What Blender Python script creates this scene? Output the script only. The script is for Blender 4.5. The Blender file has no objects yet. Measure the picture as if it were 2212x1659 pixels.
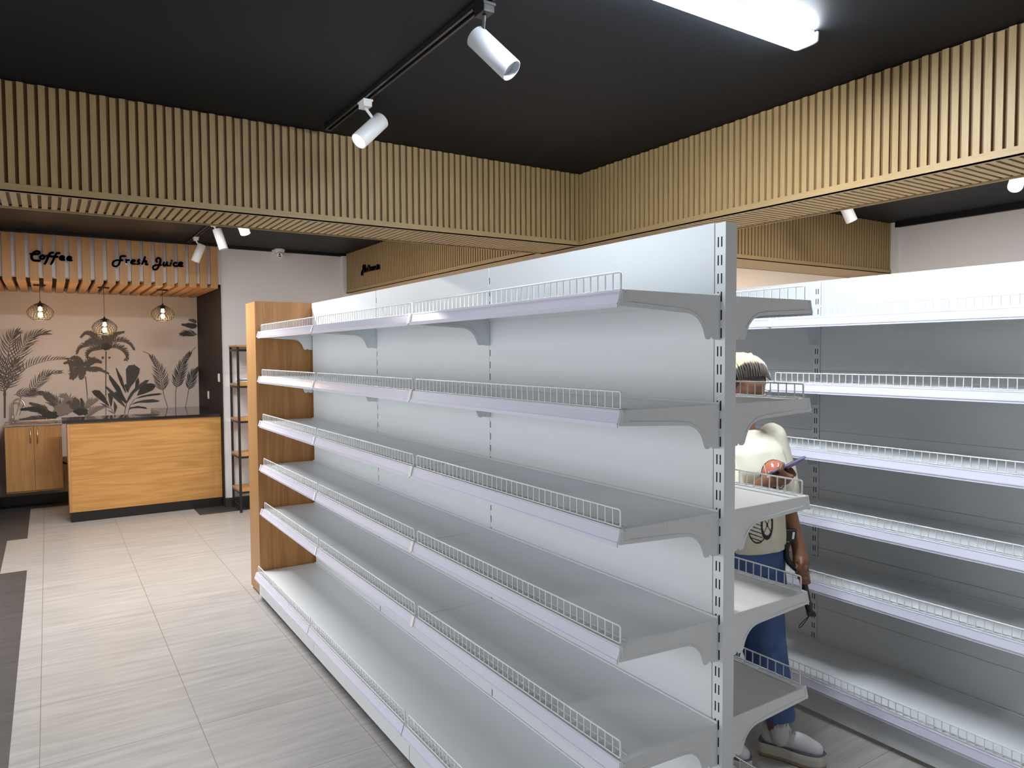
import bpy, bmesh, math, random
from mathutils import Vector, Matrix, Quaternion
from mathutils.bvhtree import BVHTree
random.seed(7)
SC = bpy.context.scene
COL = SC.collection
PI = math.pi

# ------------------------------------------------------------------ camera
cam_data = bpy.data.cameras.new('camera')
cam_data.sensor_width = 36.0
cam_data.sensor_fit = 'HORIZONTAL'
cam_data.lens = 1554.564 / 2212 * 36.0
cam_data.clip_start = 0.02
cam = bpy.data.objects.new('camera', cam_data)
COL.objects.link(cam)
_r = Vector((0.840218, -0.542221, -0.005448))
_u = Vector((0.027283, 0.032238, 0.999108))
_f = Vector((0.541562, 0.839617, -0.04188))
cam.matrix_world = Matrix(((_r.x, _u.x, -_f.x, -1.55907), (_r.y, _u.y, -_f.y, -1.35584),
                           (_r.z, _u.z, -_f.z, 1.64650), (0, 0, 0, 1)))
SC.camera = cam

# ------------------------------------------------------------------ world, exposure
w = bpy.data.worlds.new('world')
SC.world = w
w.use_nodes = True
w.node_tree.nodes['Background'].inputs[0].default_value = (0.55, 0.6, 0.7, 1)
w.node_tree.nodes['Background'].inputs[1].default_value = 0.0
SC.view_settings.view_transform = 'Standard'
SC.view_settings.look = 'None'
SC.view_settings.gamma = 1.0
SC.view_settings.use_curve_mapping = False
SC.view_settings.exposure = 0.22
try:
    SC.cycles.max_bounces = 8
    SC.cycles.diffuse_bounces = 5
    SC.cycles.glossy_bounces = 4
    SC.cycles.transmission_bounces = 6
    SC.cycles.transparent_max_bounces = 8
    SC.cycles.sample_clamp_indirect = 6.0
    SC.cycles.caustics_reflective = False
    SC.cycles.caustics_refractive = False
except Exception:
    pass

# ------------------------------------------------------------------ added fill lights out of view
COOL = (0.80, 0.90, 1.0)
NEUT = (0.97, 0.96, 0.97)
WARM = (1.0, 0.78, 0.55)
DAY = (0.94, 0.965, 1.0)
def area_lamp(name, loc, sx, sy, power, color):
    l = bpy.data.lights.new(name, 'AREA')
    l.shape = 'RECTANGLE'; l.size = sx; l.size_y = sy
    l.energy = power; l.color = color
    o = bpy.data.objects.new(name, l); o.location = loc
    COL.objects.link(o)
    return o
area_lamp('added_fill_front', (0.2, -2.4, 2.79), 1.2, 0.1, 14, DAY)  # added fill behind the viewer, no fixture there
area_lamp('added_fill_rear', (-0.9, 4.3, 2.79), 1.2, 0.1, 105, NEUT)  # added behind the left beam to brighten the rear floor and walls
area_lamp('added_fill_right', (2.5, 0.2, 2.79), 0.1, 1.2, 130, NEUT)  # added fill for the right wall and far beam, no fixture
area_lamp('added_fill_patisserie', (3.2, 4.6, 2.79), 1.2, 0.1, 110, WARM)  # added warm fill for the space past the cross beam
o = area_lamp('added_fill_left', (-5.05, 1.5, 1.45), 5.4, 2.4, 140, DAY)  # added side fill, standing in for an unseen shopfront
o.rotation_euler = (PI/2, 0, -PI/2)
BATTEN_EMIT = 150.0

# ------------------------------------------------------------------ materials
MATS = {}
def nodes_of(name):
    m = bpy.data.materials.new(name); m.use_nodes = True
    nt = m.node_tree
    b = nt.nodes['Principled BSDF']
    return m, nt, b
def mat(name, col, rough=0.5, metal=0.0, spec=0.5, noise=0.0, nscale=8.0, bump=0.0, bscale=200.0, trans=0.0, alpha=1.0, coat=0.0):
    if name in MATS: return MATS[name]
    m, nt, b = nodes_of(name)
    b.inputs['Roughness'].default_value = rough
    b.inputs['Metallic'].default_value = metal
    b.inputs['Specular IOR Level'].default_value = spec
    b.inputs['Transmission Weight'].default_value = trans
    b.inputs['Alpha'].default_value = alpha
    b.inputs['Coat Weight'].default_value = coat
    tc = nt.nodes.new('ShaderNodeTexCoord')
    n = nt.nodes.new('ShaderNodeTexNoise'); n.inputs['Scale'].default_value = nscale; n.inputs['Detail'].default_value = 4
    nt.links.new(tc.outputs['Object'], n.inputs['Vector'])
    r = nt.nodes.new('ShaderNodeMapRange')
    r.inputs['To Min'].default_value = 1 - noise; r.inputs['To Max'].default_value = 1 + noise
    nt.links.new(n.outputs['Fac'], r.inputs['Value'])
    mx = nt.nodes.new('ShaderNodeVectorMath'); mx.operation = 'SCALE'
    mx.inputs[0].default_value = col
    nt.links.new(r.outputs['Result'], mx.inputs['Scale'])
    nt.links.new(mx.outputs['Vector'], b.inputs['Base Color'])
    if bump:
        n2 = nt.nodes.new('ShaderNodeTexNoise'); n2.inputs['Scale'].default_value = bscale
        nt.links.new(tc.outputs['Object'], n2.inputs['Vector'])
        bp = nt.nodes.new('ShaderNodeBump'); bp.inputs['Strength'].default_value = bump; bp.inputs['Distance'].default_value = 0.002
        nt.links.new(n2.outputs['Fac'], bp.inputs['Height']); nt.links.new(bp.outputs['Normal'], b.inputs['Normal'])
    MATS[name] = m
    return m
def wood(name, c1, c2, axis='z', scale=1.0, rough=0.45, spec=0.4, figure=0.5):
    """wood with its grain running along one axis"""
    if name in MATS: return MATS[name]
    m, nt, b = nodes_of(name)
    b.inputs['Roughness'].default_value = rough
    b.inputs['Specular IOR Level'].default_value = spec
    tc = nt.nodes.new('ShaderNodeTexCoord')
    mp = nt.nodes.new('ShaderNodeMapping')
    s = [9.0 * scale] * 3; s['xyz'.index(axis)] = 0.55 * scale
    mp.inputs['Scale'].default_value = s
    nt.links.new(tc.outputs['Object'], mp.inputs['Vector'])
    n1 = nt.nodes.new('ShaderNodeTexNoise'); n1.inputs['Scale'].default_value = 1.6; n1.inputs['Detail'].default_value = 3; n1.inputs['Distortion'].default_value = 0.6
    nt.links.new(mp.outputs['Vector'], n1.inputs['Vector'])
    mu = nt.nodes.new('ShaderNodeMath'); mu.operation = 'MULTIPLY'; mu.inputs[1].default_value = 9.0
    nt.links.new(n1.outputs['Fac'], mu.inputs[0])
    fr = nt.nodes.new('ShaderNodeMath'); fr.operation = 'PINGPONG'; fr.inputs[1].default_value = 1.0
    nt.links.new(mu.outputs[0], fr.inputs[0])
    mp2 = nt.nodes.new('ShaderNodeMapping')
    s2 = [70.0 * scale] * 3; s2['xyz'.index(axis)] = 2.0 * scale
    mp2.inputs['Scale'].default_value = s2
    nt.links.new(tc.outputs['Object'], mp2.inputs['Vector'])
    n2 = nt.nodes.new('ShaderNodeTexNoise'); n2.inputs['Scale'].default_value = 2.0; n2.inputs['Detail'].default_value = 4
    nt.links.new(mp2.outputs['Vector'], n2.inputs['Vector'])
    mix = nt.nodes.new('ShaderNodeMix'); mix.data_type = 'FLOAT'; mix.inputs[0].default_value = 1 - figure
    nt.links.new(fr.outputs[0], mix.inputs[2]); nt.links.new(n2.outputs['Fac'], mix.inputs[3])
    cr = nt.nodes.new('ShaderNodeValToRGB')
    cr.color_ramp.elements[0].position = 0.25; cr.color_ramp.elements[0].color = (*c2, 1)
    cr.color_ramp.elements[1].position = 0.75; cr.color_ramp.elements[1].color = (*c1, 1)
    nt.links.new(mix.outputs[0], cr.inputs['Fac'])
    nt.links.new(cr.outputs['Color'], b.inputs['Base Color'])
    MATS[name] = m
    return m
def emit(name, col, strength):
    m = bpy.data.materials.new(name); m.use_nodes = True
    nt = m.node_tree; nt.nodes.clear()
    o = nt.nodes.new('ShaderNodeOutputMaterial'); e = nt.nodes.new('ShaderNodeEmission')
    e.inputs[0].default_value = (*col, 1); e.inputs[1].default_value = strength
    nt.links.new(e.outputs[0], o.inputs[0])
    MATS[name] = m
    return m
def floor_tile(name, c1, c2, grout, x0, y0, size=0.6, streak=1.0, rough=0.33):
    m, nt, b = nodes_of(name)
    b.inputs['Roughness'].default_value = rough
    g = nt.nodes.new('ShaderNodeNewGeometry')
    sep = nt.nodes.new('ShaderNodeSeparateXYZ'); nt.links.new(g.outputs['Position'], sep.inputs[0])
    def line(out, off):
        a = nt.nodes.new('ShaderNodeMath'); a.operation = 'SUBTRACT'; a.inputs[1].default_value = off; nt.links.new(out, a.inputs[0])
        p = nt.nodes.new('ShaderNodeMath'); p.operation = 'PINGPONG'; p.inputs[1].default_value = size / 2; nt.links.new(a.outputs[0], p.inputs[0])
        c = nt.nodes.new('ShaderNodeMath'); c.operation = 'LESS_THAN'; c.inputs[1].default_value = 0.0016; nt.links.new(p.outputs[0], c.inputs[0])
        return c.outputs[0]
    mxl = nt.nodes.new('ShaderNodeMath'); mxl.operation = 'MAXIMUM'
    nt.links.new(line(sep.outputs[0], x0), mxl.inputs[0]); nt.links.new(line(sep.outputs[1], y0), mxl.inputs[1])
    mp = nt.nodes.new('ShaderNodeMapping'); mp.inputs['Scale'].default_value = (2.2 * streak, 26 * streak, 1)
    nt.links.new(g.outputs['Position'], mp.inputs['Vector'])
    n = nt.nodes.new('ShaderNodeTexNoise'); n.inputs['Scale'].default_value = 1.0; n.inputs['Detail'].default_value = 6; n.inputs['Roughness'].default_value = 0.62
    nt.links.new(mp.outputs['Vector'], n.inputs['Vector'])
    cr = nt.nodes.new('ShaderNodeValToRGB')
    cr.color_ramp.elements[0].position = 0.32; cr.color_ramp.elements[0].color = (*c2, 1)
    cr.color_ramp.elements[1].position = 0.68; cr.color_ramp.elements[1].color = (*c1, 1)
    nt.links.new(n.outputs['Fac'], cr.inputs['Fac'])
    mx = nt.nodes.new('ShaderNodeMix'); mx.data_type = 'RGBA'
    nt.links.new(mxl.outputs[0], mx.inputs[0]); nt.links.new(cr.outputs['Color'], mx.inputs[6]); mx.inputs[7].default_value = (*grout, 1)
    nt.links.new(mx.outputs[2], b.inputs['Base Color'])
    MATS[name] = m
    return m

M_FLOOR = floor_tile('floor_tile', (0.46, 0.445, 0.425), (0.33, 0.318, 0.30), (0.20, 0.175, 0.15), -1.63, 2.045, 0.6)
M_DARKTILE = floor_tile('dark_tile', (0.075, 0.073, 0.072), (0.040, 0.040, 0.042), (0.16, 0.15, 0.14), -1.63, 2.045, 0.6, 1.4, 0.4)
M_CEIL = mat('ceiling_paint', (0.0035, 0.0048, 0.0072), 0.55, spec=0.16, noise=0.05, nscale=3)
M_WALL = mat('wall_paint', (0.72, 0.70, 0.70), 0.75, noise=0.025, nscale=1.6, bump=0.05, bscale=60)
M_BLACK = mat('black_paint', (0.012, 0.011, 0.011), 0.6, spec=0.3)
M_BLACKTRIM = mat('black_trim', (0.010, 0.010, 0.011), 0.35)
M_SKIRT = mat('skirting_tile', (0.035, 0.034, 0.034), 0.35, noise=0.2, nscale=12)
M_MURALBG = mat('mural_paper', (0.66, 0.625, 0.61), 0.8, noise=0.06, nscale=2.5)
M_SLAT = wood('slat_wood', (0.37, 0.255, 0.118), (0.295, 0.198, 0.090), 'z', 2.0, 0.5, 0.35, 0.2)
M_SLATGAP = wood('slat_groove_wood', (0.18, 0.108, 0.048), (0.135, 0.079, 0.034), 'z', 2.0, 0.6, 0.2, 0.2)
M_SLATY = wood('slat_wood_soffit', (0.37, 0.255, 0.118), (0.295, 0.198, 0.090), 'y', 2.0, 0.5, 0.35, 0.2)
M_SLATX = wood('slat_wood_soffit_cross', (0.37, 0.255, 0.118), (0.295, 0.198, 0.090), 'x', 2.0, 0.5, 0.35, 0.2)
M_OAK = wood('oak_panel', (0.56, 0.30, 0.095), (0.46, 0.225, 0.065), 'x', 0.9, 0.42, 0.4, 0.6)
M_OAKV = wood('oak_upright', (0.46, 0.225, 0.075), (0.36, 0.165, 0.052), 'z', 0.9, 0.42, 0.4, 0.55)
M_OAKB = wood('oak_board', (0.53, 0.30, 0.13), (0.45, 0.245, 0.10), 'z', 1.2, 0.5, 0.35, 0.35)
M_OAKBY = wood('oak_board_soffit', (0.53, 0.30, 0.13), (0.45, 0.245, 0.10), 'y', 1.2, 0.5, 0.35, 0.35)
M_CABV = wood('laminate_oak', (0.50, 0.285, 0.105), (0.39, 0.21, 0.075), 'z', 1.0, 0.4, 0.4, 0.35)
M_WHITE = mat('white_powder_coat', (0.74, 0.765, 0.78), 0.42, spec=0.45, noise=0.012, nscale=3, bump=0.04, bscale=500)
M_WHITE2 = mat('white_panel', (0.70, 0.73, 0.745), 0.5, spec=0.4, noise=0.012, nscale=2)
M_WIRE = mat('white_wire', (0.80, 0.80, 0.78), 0.35)
M_RAIL = mat('price_rail_plastic', (0.66, 0.655, 0.76), 0.16, spec=0.6, noise=0.04, nscale=5)
M_CLEAR = mat('clear_plastic', (0.85, 0.86, 0.92), 0.1, trans=0.6, alpha=0.55)
M_HOLE = mat('slot_dark', (0.008, 0.008, 0.012), 0.8, spec=0.1)
M_WPLAST = mat('white_plastic', (0.78, 0.78, 0.77), 0.4)
M_GPLAST = mat('grey_plastic', (0.42, 0.43, 0.46), 0.4)
M_STEEL = mat('stainless_steel', (0.62, 0.58, 0.54), 0.22, metal=1.0)
M_BRASSY = mat('brushed_handle', (0.80, 0.66, 0.50), 0.3, metal=1.0)
M_GRANITE = mat('black_granite', (0.022, 0.021, 0.022), 0.07, spec=0.6, noise=0.5, nscale=160)
M_BLKMETAL = mat('black_metal', (0.010, 0.010, 0.010), 0.4)
M_BLKPLAST = mat('black_plastic', (0.009, 0.009, 0.010), 0.35)
M_LED = emit('led_diffuser', (0.84, 0.92, 1.0), BATTEN_EMIT)
M_LENS = emit('spot_lens', (0.95, 0.97, 1.0), 14.0)
M_LENSW = emit('spot_lens_warm', (1.0, 0.85, 0.6), 10.0)
M_BULB = emit('filament_bulb', (1.0, 0.55, 0.14), 9.0)
M_BULBHOT = emit('filament_hot', (1.0, 0.72, 0.32), 30.0)

# ------------------------------------------------------------------ mesh building helpers
class MB:
    def __init__(s): s.v = []; s.f = []; s.m = []; s.sm = []
    def add(s, vs, fs, m=0, smooth=False):
        o = len(s.v); s.v += [tuple(p) for p in vs]
        for f in fs: s.f.append([o + i for i in f]); s.m.append(m); s.sm.append(smooth)
    def box(s, x0, x1, y0, y1, z0, z1, m=0):
        s.add([(x0,y0,z0),(x1,y0,z0),(x1,y1,z0),(x0,y1,z0),(x0,y0,z1),(x1,y0,z1),(x1,y1,z1),(x0,y1,z1)],
              [(0,3,2,1),(4,5,6,7),(0,1,5,4),(1,2,6,5),(2,3,7,6),(3,0,4,7)], m)
    def obox(s, c, ax, ay, az, m=0):
        """box with half-axis vectors"""
        c = Vector(c); ax = Vector(ax); ay = Vector(ay); az = Vector(az)
        vs = [c + sx*ax + sy*ay + sz*az for sz in (-1,1) for sx, sy in ((-1,-1),(1,-1),(1,1),(-1,1))]
        s.add(vs, [(0,3,2,1),(4,5,6,7),(0,1,5,4),(1,2,6,5),(2,3,7,6),(3,0,4,7)], m)
    def prism(s, prof, axis, a, b, m=0):
        """closed 2D outline swept along an axis; outline pairs are the two other axes in xyz order"""
        n = len(prof); vs = []
        for t in (a, b):
            for p in prof:
                if axis == 'x': vs.append((t, p[0], p[1]))
                elif axis == 'y': vs.append((p[0], t, p[1]))
                else: vs.append((p[0], p[1], t))
        fs = [tuple(range(n)), tuple(range(2*n-1, n-1, -1))]
        for i in range(n): fs.append((i, n+i, n+(i+1) % n, (i+1) % n))
        s.add(vs, fs, m)
    def tube(s, pts, r, n=6, m=0, closed=False, smooth=True, caps=True):
        pts = [Vector(p) for p in pts]; k = len(pts)
        rs = r if isinstance(r, (list, tuple)) else [r]*k
        up = None; rings = []
        for i, p in enumerate(pts):
            if closed: t = pts[(i+1) % k] - pts[i-1]
            elif i == 0: t = pts[1] - p
            elif i == k-1: t = p - pts[i-1]
            else: t = (pts[i+1]-p).normalized() + (p-pts[i-1]).normalized()
            if t.length < 1e-9: t = Vector((0,0,1))
            t.normalize()
            if up is None:
                up = Vector((0,0,1)) if abs(t.z) < 0.9 else Vector((1,0,0))
            a = t.cross(up)
            if a.length < 1e-6: a = t.cross(Vector((0.3,1,0.2)))
            a.normalize(); b = a.cross(t); up = b
            rings.append([p + rs[i]*(math.cos(2*PI*j/n)*a + math.sin(2*PI*j/n)*b) for j in range(n)])
        vs = [q for ring in rings for q in ring]; fs = []
        for i in range(k if closed else k-1):
            i2 = (i+1) % k
            for j in range(n): fs.append((i*n+j, i*n+(j+1) % n, i2*n+(j+1) % n, i2*n+j))
        s.add(vs, fs, m, smooth)
        if caps and not closed:
            s.add(rings[0], [tuple(range(n-1,-1,-1))], m); s.add(rings[-1], [tuple(range(n))], m)
    def lathe(s, prof, n=24, c=(0,0,0), axis=(0,0,1), m=0, smooth=True, cap0=True, cap1=True):
        """profile (radius, height) turned about an axis through c"""
        ax = Vector(axis).normalized(); a = ax.orthogonal().normalized(); b = ax.cross(a); c = Vector(c)
        vs = []; fs = []
        for (r, h) in prof:
            for j in range(n): vs.append(c + ax*h + r*(math.cos(2*PI*j/n)*a + math.sin(2*PI*j/n)*b))
        for i in range(len(prof)-1):
            for j in range(n): fs.append((i*n+j, i*n+(j+1) % n, (i+1)*n+(j+1) % n, (i+1)*n+j))
        s.add(vs, fs, m, smooth)
        if cap0: s.add(vs[:n], [tuple(range(n-1,-1,-1))], m)
        if cap1: s.add(vs[-n:], [tuple(range(n))], m)
    def build(s, name, mats, parent=None, bevel=0.0, loc=None):
        me = bpy.data.meshes.new(name)
        me.from_pydata(s.v, [], s.f)
        me.polygons.foreach_set('material_index', s.m)
        me.polygons.foreach_set('use_smooth', s.sm)
        for m in (mats if isinstance(mats, (list, tuple)) else [mats]): me.materials.append(m)
        me.update()
        o = bpy.data.objects.new(name, me); COL.objects.link(o)
        if parent is not None: o.parent = parent
        if loc: o.location = loc
        if bevel:
            md = o.modifiers.new('bevel', 'BEVEL'); md.width = bevel; md.segments = 2; md.limit_method = 'ANGLE'; md.angle_limit = 0.7
        return o
def fix_normals(o):
    bm = bmesh.new(); bm.from_mesh(o.data); bmesh.ops.recalc_face_normals(bm, faces=bm.faces[:]); bm.to_mesh(o.data); bm.free()
    return o
def tag(o, label=None, cat=None, group=None, kind=None):
    if label: o['label'] = label
    if cat: o['category'] = cat
    if group: o['group'] = group
    if kind: o['kind'] = kind
    return o
def thing(name, label, cat, loc=(0,0,0), rz=0.0, group=None, kind=None):
    o = bpy.data.objects.new(name, None); COL.objects.link(o)
    o.empty_display_size = 0.05
    o.location = loc; o.rotation_euler = (0, 0, rz)
    return tag(o, label, cat, group, kind)
def inst(src, parent, loc=(0,0,0), name=None, scale=None, rz=0.0):
    """copy of a part with the parts under it"""
    o = src.copy(); COL.objects.link(o); o.parent = parent; o.location = loc
    if name: o.name = name
    if scale: o.scale = scale
    if rz: o.rotation_euler = (0, 0, rz)
    for ch in [c for c in bpy.data.objects if c.parent == src]:
        c2 = ch.copy(); COL.objects.link(c2); c2.parent = o
    return o

# ------------------------------------------------------------------ the setting
H = 2.822
YB = 6.87          # white rear wall
def struct(name, mb, mats, label=None, **k):
    o = mb.build(name, mats, **k); o['kind'] = 'structure'
    if label: o['label'] = label
    return o
# floor: pale tiles with a border of dark tiles along the walls
fl = MB()
def rect(x0, x1, y0, y1, m): fl.add([(x0,y0,0),(x1,y0,0),(x1,y1,0),(x0,y1,0)], [(0,1,2,3)], m)
rect(-1.735, 5.1, -4.6, 6.58, 0); rect(-5.3, -1.735, -4.6, -1.2, 0)
rect(-5.3, -1.735, -1.2, 5.285, 1); rect(-1.905, -1.735, 5.285, 6.45, 0); rect(-5.3, -1.905, 5.285, 6.45, 1); rect(-5.3, -1.755, 6.45, 8.4, 1)
rect(-1.755, -1.735, 6.45, 7.95, 0); rect(-1.735, -0.28, 6.58, 7.95, 0); rect(-0.28, 5.1, 6.58, 7.95, 1); rect(-1.755, 5.1, 7.95, 8.4, 1)
struct('floor', fl, [M_FLOOR, M_DARKTILE], 'pale streaky floor tiles with a dark tile border')
c = MB(); c.box(-5.3, 5.1, -4.6, 8.4, H, H+0.1); struct('ceiling', c, M_CEIL, 'flat black painted ceiling')
c = MB(); c.box(-5.2, -2.04, 4.9, 8.4, 0, H); c.box(-5.3, -5.2, -4.6, 5.0, 2.7, H); c.box(-5.3, -5.2, -4.6, 5.0, 0, 0.2); c.box(-5.3, -5.2, -4.6, -1.3, 0.2, 2.7); struct('wall_left', c, M_WALL, 'white left wall with an opening added for the side fill light')  # opening in the unseen wall is made up to suit the side fill
c = MB(); c.box(-5.3, 5.1, -4.7, -4.6, 0, H); struct('wall_front', c, M_WALL, 'white wall behind the viewer')
c = MB(); c.box(4.99, 5.1, -4.6, 8.4, 0, H); struct('wall_right', c, M_WALL, 'pale wall at the far right above the shelves')
c = MB(); c.box(0.022, 4.99, YB, 8.4, 0, H); struct('wall_back', c, M_WALL, 'white rear wall beside the coffee corner')
c = MB(); c.box(-2.04, 0.022, 8.275, 8.4, 0.1, H); struct('wall_alcove', c, M_MURALBG, 'papered rear wall of the coffee corner')
c = MB(); c.box(0.014, 0.0215, 6.845, 8.27, 0, 2.40); c.box(-2.04, 0.0215, 7.0, 8.27, 2.42, 2.46); struct('wall_alcove_side', c, M_BLACK, 'black side wall of the coffee corner')
c = MB(); c.box(-2.04, 0.012, 8.258, 8.275, 0, 0.1); c.box(-2.04, -2.026, 6.9, 8.258, 0, 0.1); struct('baseboard_alcove', c, M_SKIRT)
c = MB(); c.box(0.012, 4.99, 6.855, YB, 0, 0.095); struct('baseboard_back', c, M_SKIRT)
c = MB(); c.box(0.024, 4.99, 6.845, YB, 2.795, H); c.box(0.024, 1.39, 6.83, 6.845, 2.812, H); c.box(-2.04, 0.02, 6.775, 6.80, 2.80, H)
struct('trim_1', c, M_BLACKTRIM, 'black strip where rear wall meets ceiling')
c = MB(); c.box(4.955, 4.99, -4.6, 2.30, 2.775, H); struct('trim_2', c, M_BLACKTRIM, 'black strip where right wall meets ceiling')
c = MB(); c.box(1.36, 1.43, 6.79, YB-0.001, 0, 2.795); struct('trim_3', c, M_WALL, 'white corner post beside the slatted bulkhead')
c = MB(); c.box(4.955, 4.99, 2.28, 2.42, 0, H); struct('trim_4', c, M_WALL, 'white corner post at the end of the cross beam')

# ---- slatted ceiling beams
PITCH = 0.0386; SW = 0.0245; SD = 0.011
def beam(name, label, x0, x1, y0, y1, face, zb=2.352, soffit=True, back=True, soffit_cut=None, plainz=0.032):
    """wood clad beam; 'face' is the side that carries the upright slats"""
    b = thing(name, label, 'ceiling beam', (x0, y0, 0), 0, None, 'structure')
    X, Y = x1-x0, y1-y0
    core = MB()
    if face == '-y': core.box(0, X, SD, Y-0.012, zb+0.012, H-0.001)
    elif face == '-x': core.box(SD, X-0.012, 0, Y, zb+0.012, H-0.001)
    core.build('core', M_SLATGAP, b)
    sl = MB()
    if face == '-y':
        n = int(X/PITCH)
        for i in range(n): sl.box(X-0.004-i*PITCH-SW, X-0.004-i*PITCH, 0, SD+0.001, zb+0.03, H-0.003-0.004*(i % 2))
        if back:
            for i in range(n): sl.box(X-0.004-i*PITCH-SW, X-0.004-i*PITCH, Y-0.013, Y-0.001, zb+0.02, H-0.003)
    else:
        n = int(Y/PITCH)
        for i in range(n): sl.box(0, SD+0.001, Y-0.004-i*PITCH-SW, Y-0.004-i*PITCH, zb+0.03, H-0.003-0.004*(i % 2))
        if back:
            for i in range(n): sl.box(X-0.013, X-0.001, Y-0.004-i*PITCH-SW, Y-0.004-i*PITCH, zb+0.02, H-0.003)
    sl.build('slat_cladding', M_SLAT, b)
    if soffit:
        so = MB()
        if face == '-y':
            n = int(X/PITCH)
            for i in range(n): so.box(X-0.004-i*PITCH-SW, X-0.004-i*PITCH, 0.022, Y-0.035, zb+0.002, zb+0.0125)
            so.build('soffit_slats', M_SLATY, b)
        else:
            n = int(Y/PITCH)
            for i in range(n): so.box(0.022, X-0.035, Y-0.004-i*PITCH-SW, Y-0.004-i*PITCH, zb+0.002, zb+0.0125)
            so.build('soffit_slats', M_SLATX, b)
        gp = MB()
        if face == '-y': gp.box(0, X, Y-0.034, Y-0.008, zb+0.0095, zb+0.0119)
        else: gp.box(X-0.034, X-0.008, 0, Y, zb+0.0095, zb+0.0119)
        gp.build('shadow_gap', M_HOLE, b)
    else:
        so = MB()
        so.box(0.002, X-0.002, 0.012, Y-0.012, zb+0.0005, zb+0.0118)
        so.build('soffit_board', M_SLATX if face == '-y' else M_SLATY, b)
    tr = MB()
    if face == '-y':
        tr.box(0, X, -0.007, 0.003, zb-0.002, zb+plainz); tr.box(0, X, -0.007, 0.020, zb-0.002, zb+0.0035)
        tr.box(0, X, Y-0.008, Y, zb-0.002, zb+0.022)
    else:
        tr.box(-0.007, 0.003, 0, Y, zb-0.002, zb+plainz); tr.box(-0.007, 0.020, 0, Y, zb-0.002, zb+0.0035)
        tr.box(X-0.008, X, 0, Y, zb-0.002, zb+0.022)
    tr.build('edge_trim', M_SLATX if face == '-y' else M_SLATY, b)
    return b
beam('beam_left', 'oak slatted ceiling beam running across above the white shelves', -2.04, 1.40, 2.408, 2.835, '-y')
beam('beam_right', 'oak slatted ceiling beam running front to back above the right shelves', 1.40, 1.785, -4.6, 2.835, '-x')
beam('beam_rear', 'slatted ceiling beam with the small black cursive word, running to the rear wall', 1.40, 1.785, 2.836, 6.78, '-x', 2.362, soffit=False)
beam('beam_cross', 'far slatted ceiling beam ending at the right wall', 1.787, 4.954, 2.335, 2.745, '-y', 2.362, soffit=False)

# ---- slatted canopy over the coffee corner
cn = thing('sign_canopy', 'white canopy with spaced oak boards above the coffee counter', 'canopy', (0, 6.80, 0))
c = MB(); c.box(-2.038, 0.020, 0.045, 0.20, 2.405, H-0.001); c.build('backing', mat('canopy_white', (0.74,0.74,0.76), 0.6), cn)
c = MB()
for i in range(20):
    xc = -0.047 - 0.1062*i
    if xc - 0.035 < -2.04: continue
    c.box(xc-0.035, xc+0.035, 0.0, 0.044, 2.358, 2.799)
c.build('board_front', M_OAKB, cn, bevel=0.0015)
c = MB()
for i in range(20):
    xc = -0.047 - 0.1062*i
    if xc - 0.035 < -2.04: continue
    c.box(xc-0.035, xc+0.035, 0.0441, 1.458, 2.3585, 2.40)
c.build('board_soffit', M_OAKBY, cn)

# ------------------------------------------------------------------ gondola shelving
L = 1.2302
ZS = [1.8037 - 0.3*k for k in range(5)]
ZB = 0.1765
# all parts below are modelled for a left-facing side: slotted face at x = 0, shelf front at x = -0.369
def shelf_board_mb(ln):
    b = MB()
    b.box(-0.355, -0.004, 0.0, ln, -0.0025, 0.0)                 # sheet
    b.box(-0.357, -0.3535, 0.0, ln, -0.030, 0.0)                 # front lip
    b.box(-0.357, -0.335, 0.0, ln, -0.0325, -0.030)
    b.box(-0.006, -0.003, 0.0, ln, -0.022, 0.006)                # rear upstand
    b.box(-0.20, -0.17, 0.0, ln, -0.018, -0.0026)                # stiffener
    return b
def rail_mb(ln):
    b = MB()
    b.prism([(-0.3578,0.001),(-0.3605,0.001),(-0.3705,-0.0335),(-0.3715,-0.044),(-0.3690,-0.0445),(-0.3672,-0.0345)], 'y', 0.004, ln-0.004)
    b.prism([(-0.3612,-0.0015),(-0.3630,-0.0020),(-0.3632,-0.0045),(-0.3618,-0.0040)], 'y', 0.004, ln-0.004)
    b.prism([(-0.3702,-0.0325),(-0.3728,-0.0320),(-0.3728,-0.0360),(-0.3708,-0.0360)], 'y', 0.004, ln-0.004)
    return b
def rail_end_mb():
    b = MB()
    b.prism([(-0.3585,0.003),(-0.3650,0.003),(-0.3755,-0.036),(-0.3700,-0.037)], 'y', -0.011, 0.0105)
    return b
def fence_mb(ln, y0=0.017, y1=0.017):
    b = MB(); x = -0.3475; a, e = y0, ln-y1; h = 0.046
    rr = 0.0027
    b.tube([(x,a,0.002),(x,a,h-0.005),(x,a+0.0015,h-0.0015),(x,a+0.005,h),(x,e-0.005,h),(x,e-0.0015,h-0.0015),(x,e,h-0.005),(x,e,0.002)], rr, 6)
    n = round((e-a)/0.030)
    for i in range(1, n):
        y = a + (e-a)*i/n
        b.tube([(x,y,h),(x,y,0.001)], 0.00205, 5)
        b.tube([(x,y,0.0028),(x+0.022,y,0.0022)], 0.0014, 4)
    b.tube([(x-0.003,a,0.0028),(x-0.003,e,0.0028)], 0.0018, 5)
    b.tube([(x+0.0225,a,0.0022),(x+0.0225,e,0.0022)], 0.0016, 5)
    return b
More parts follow.
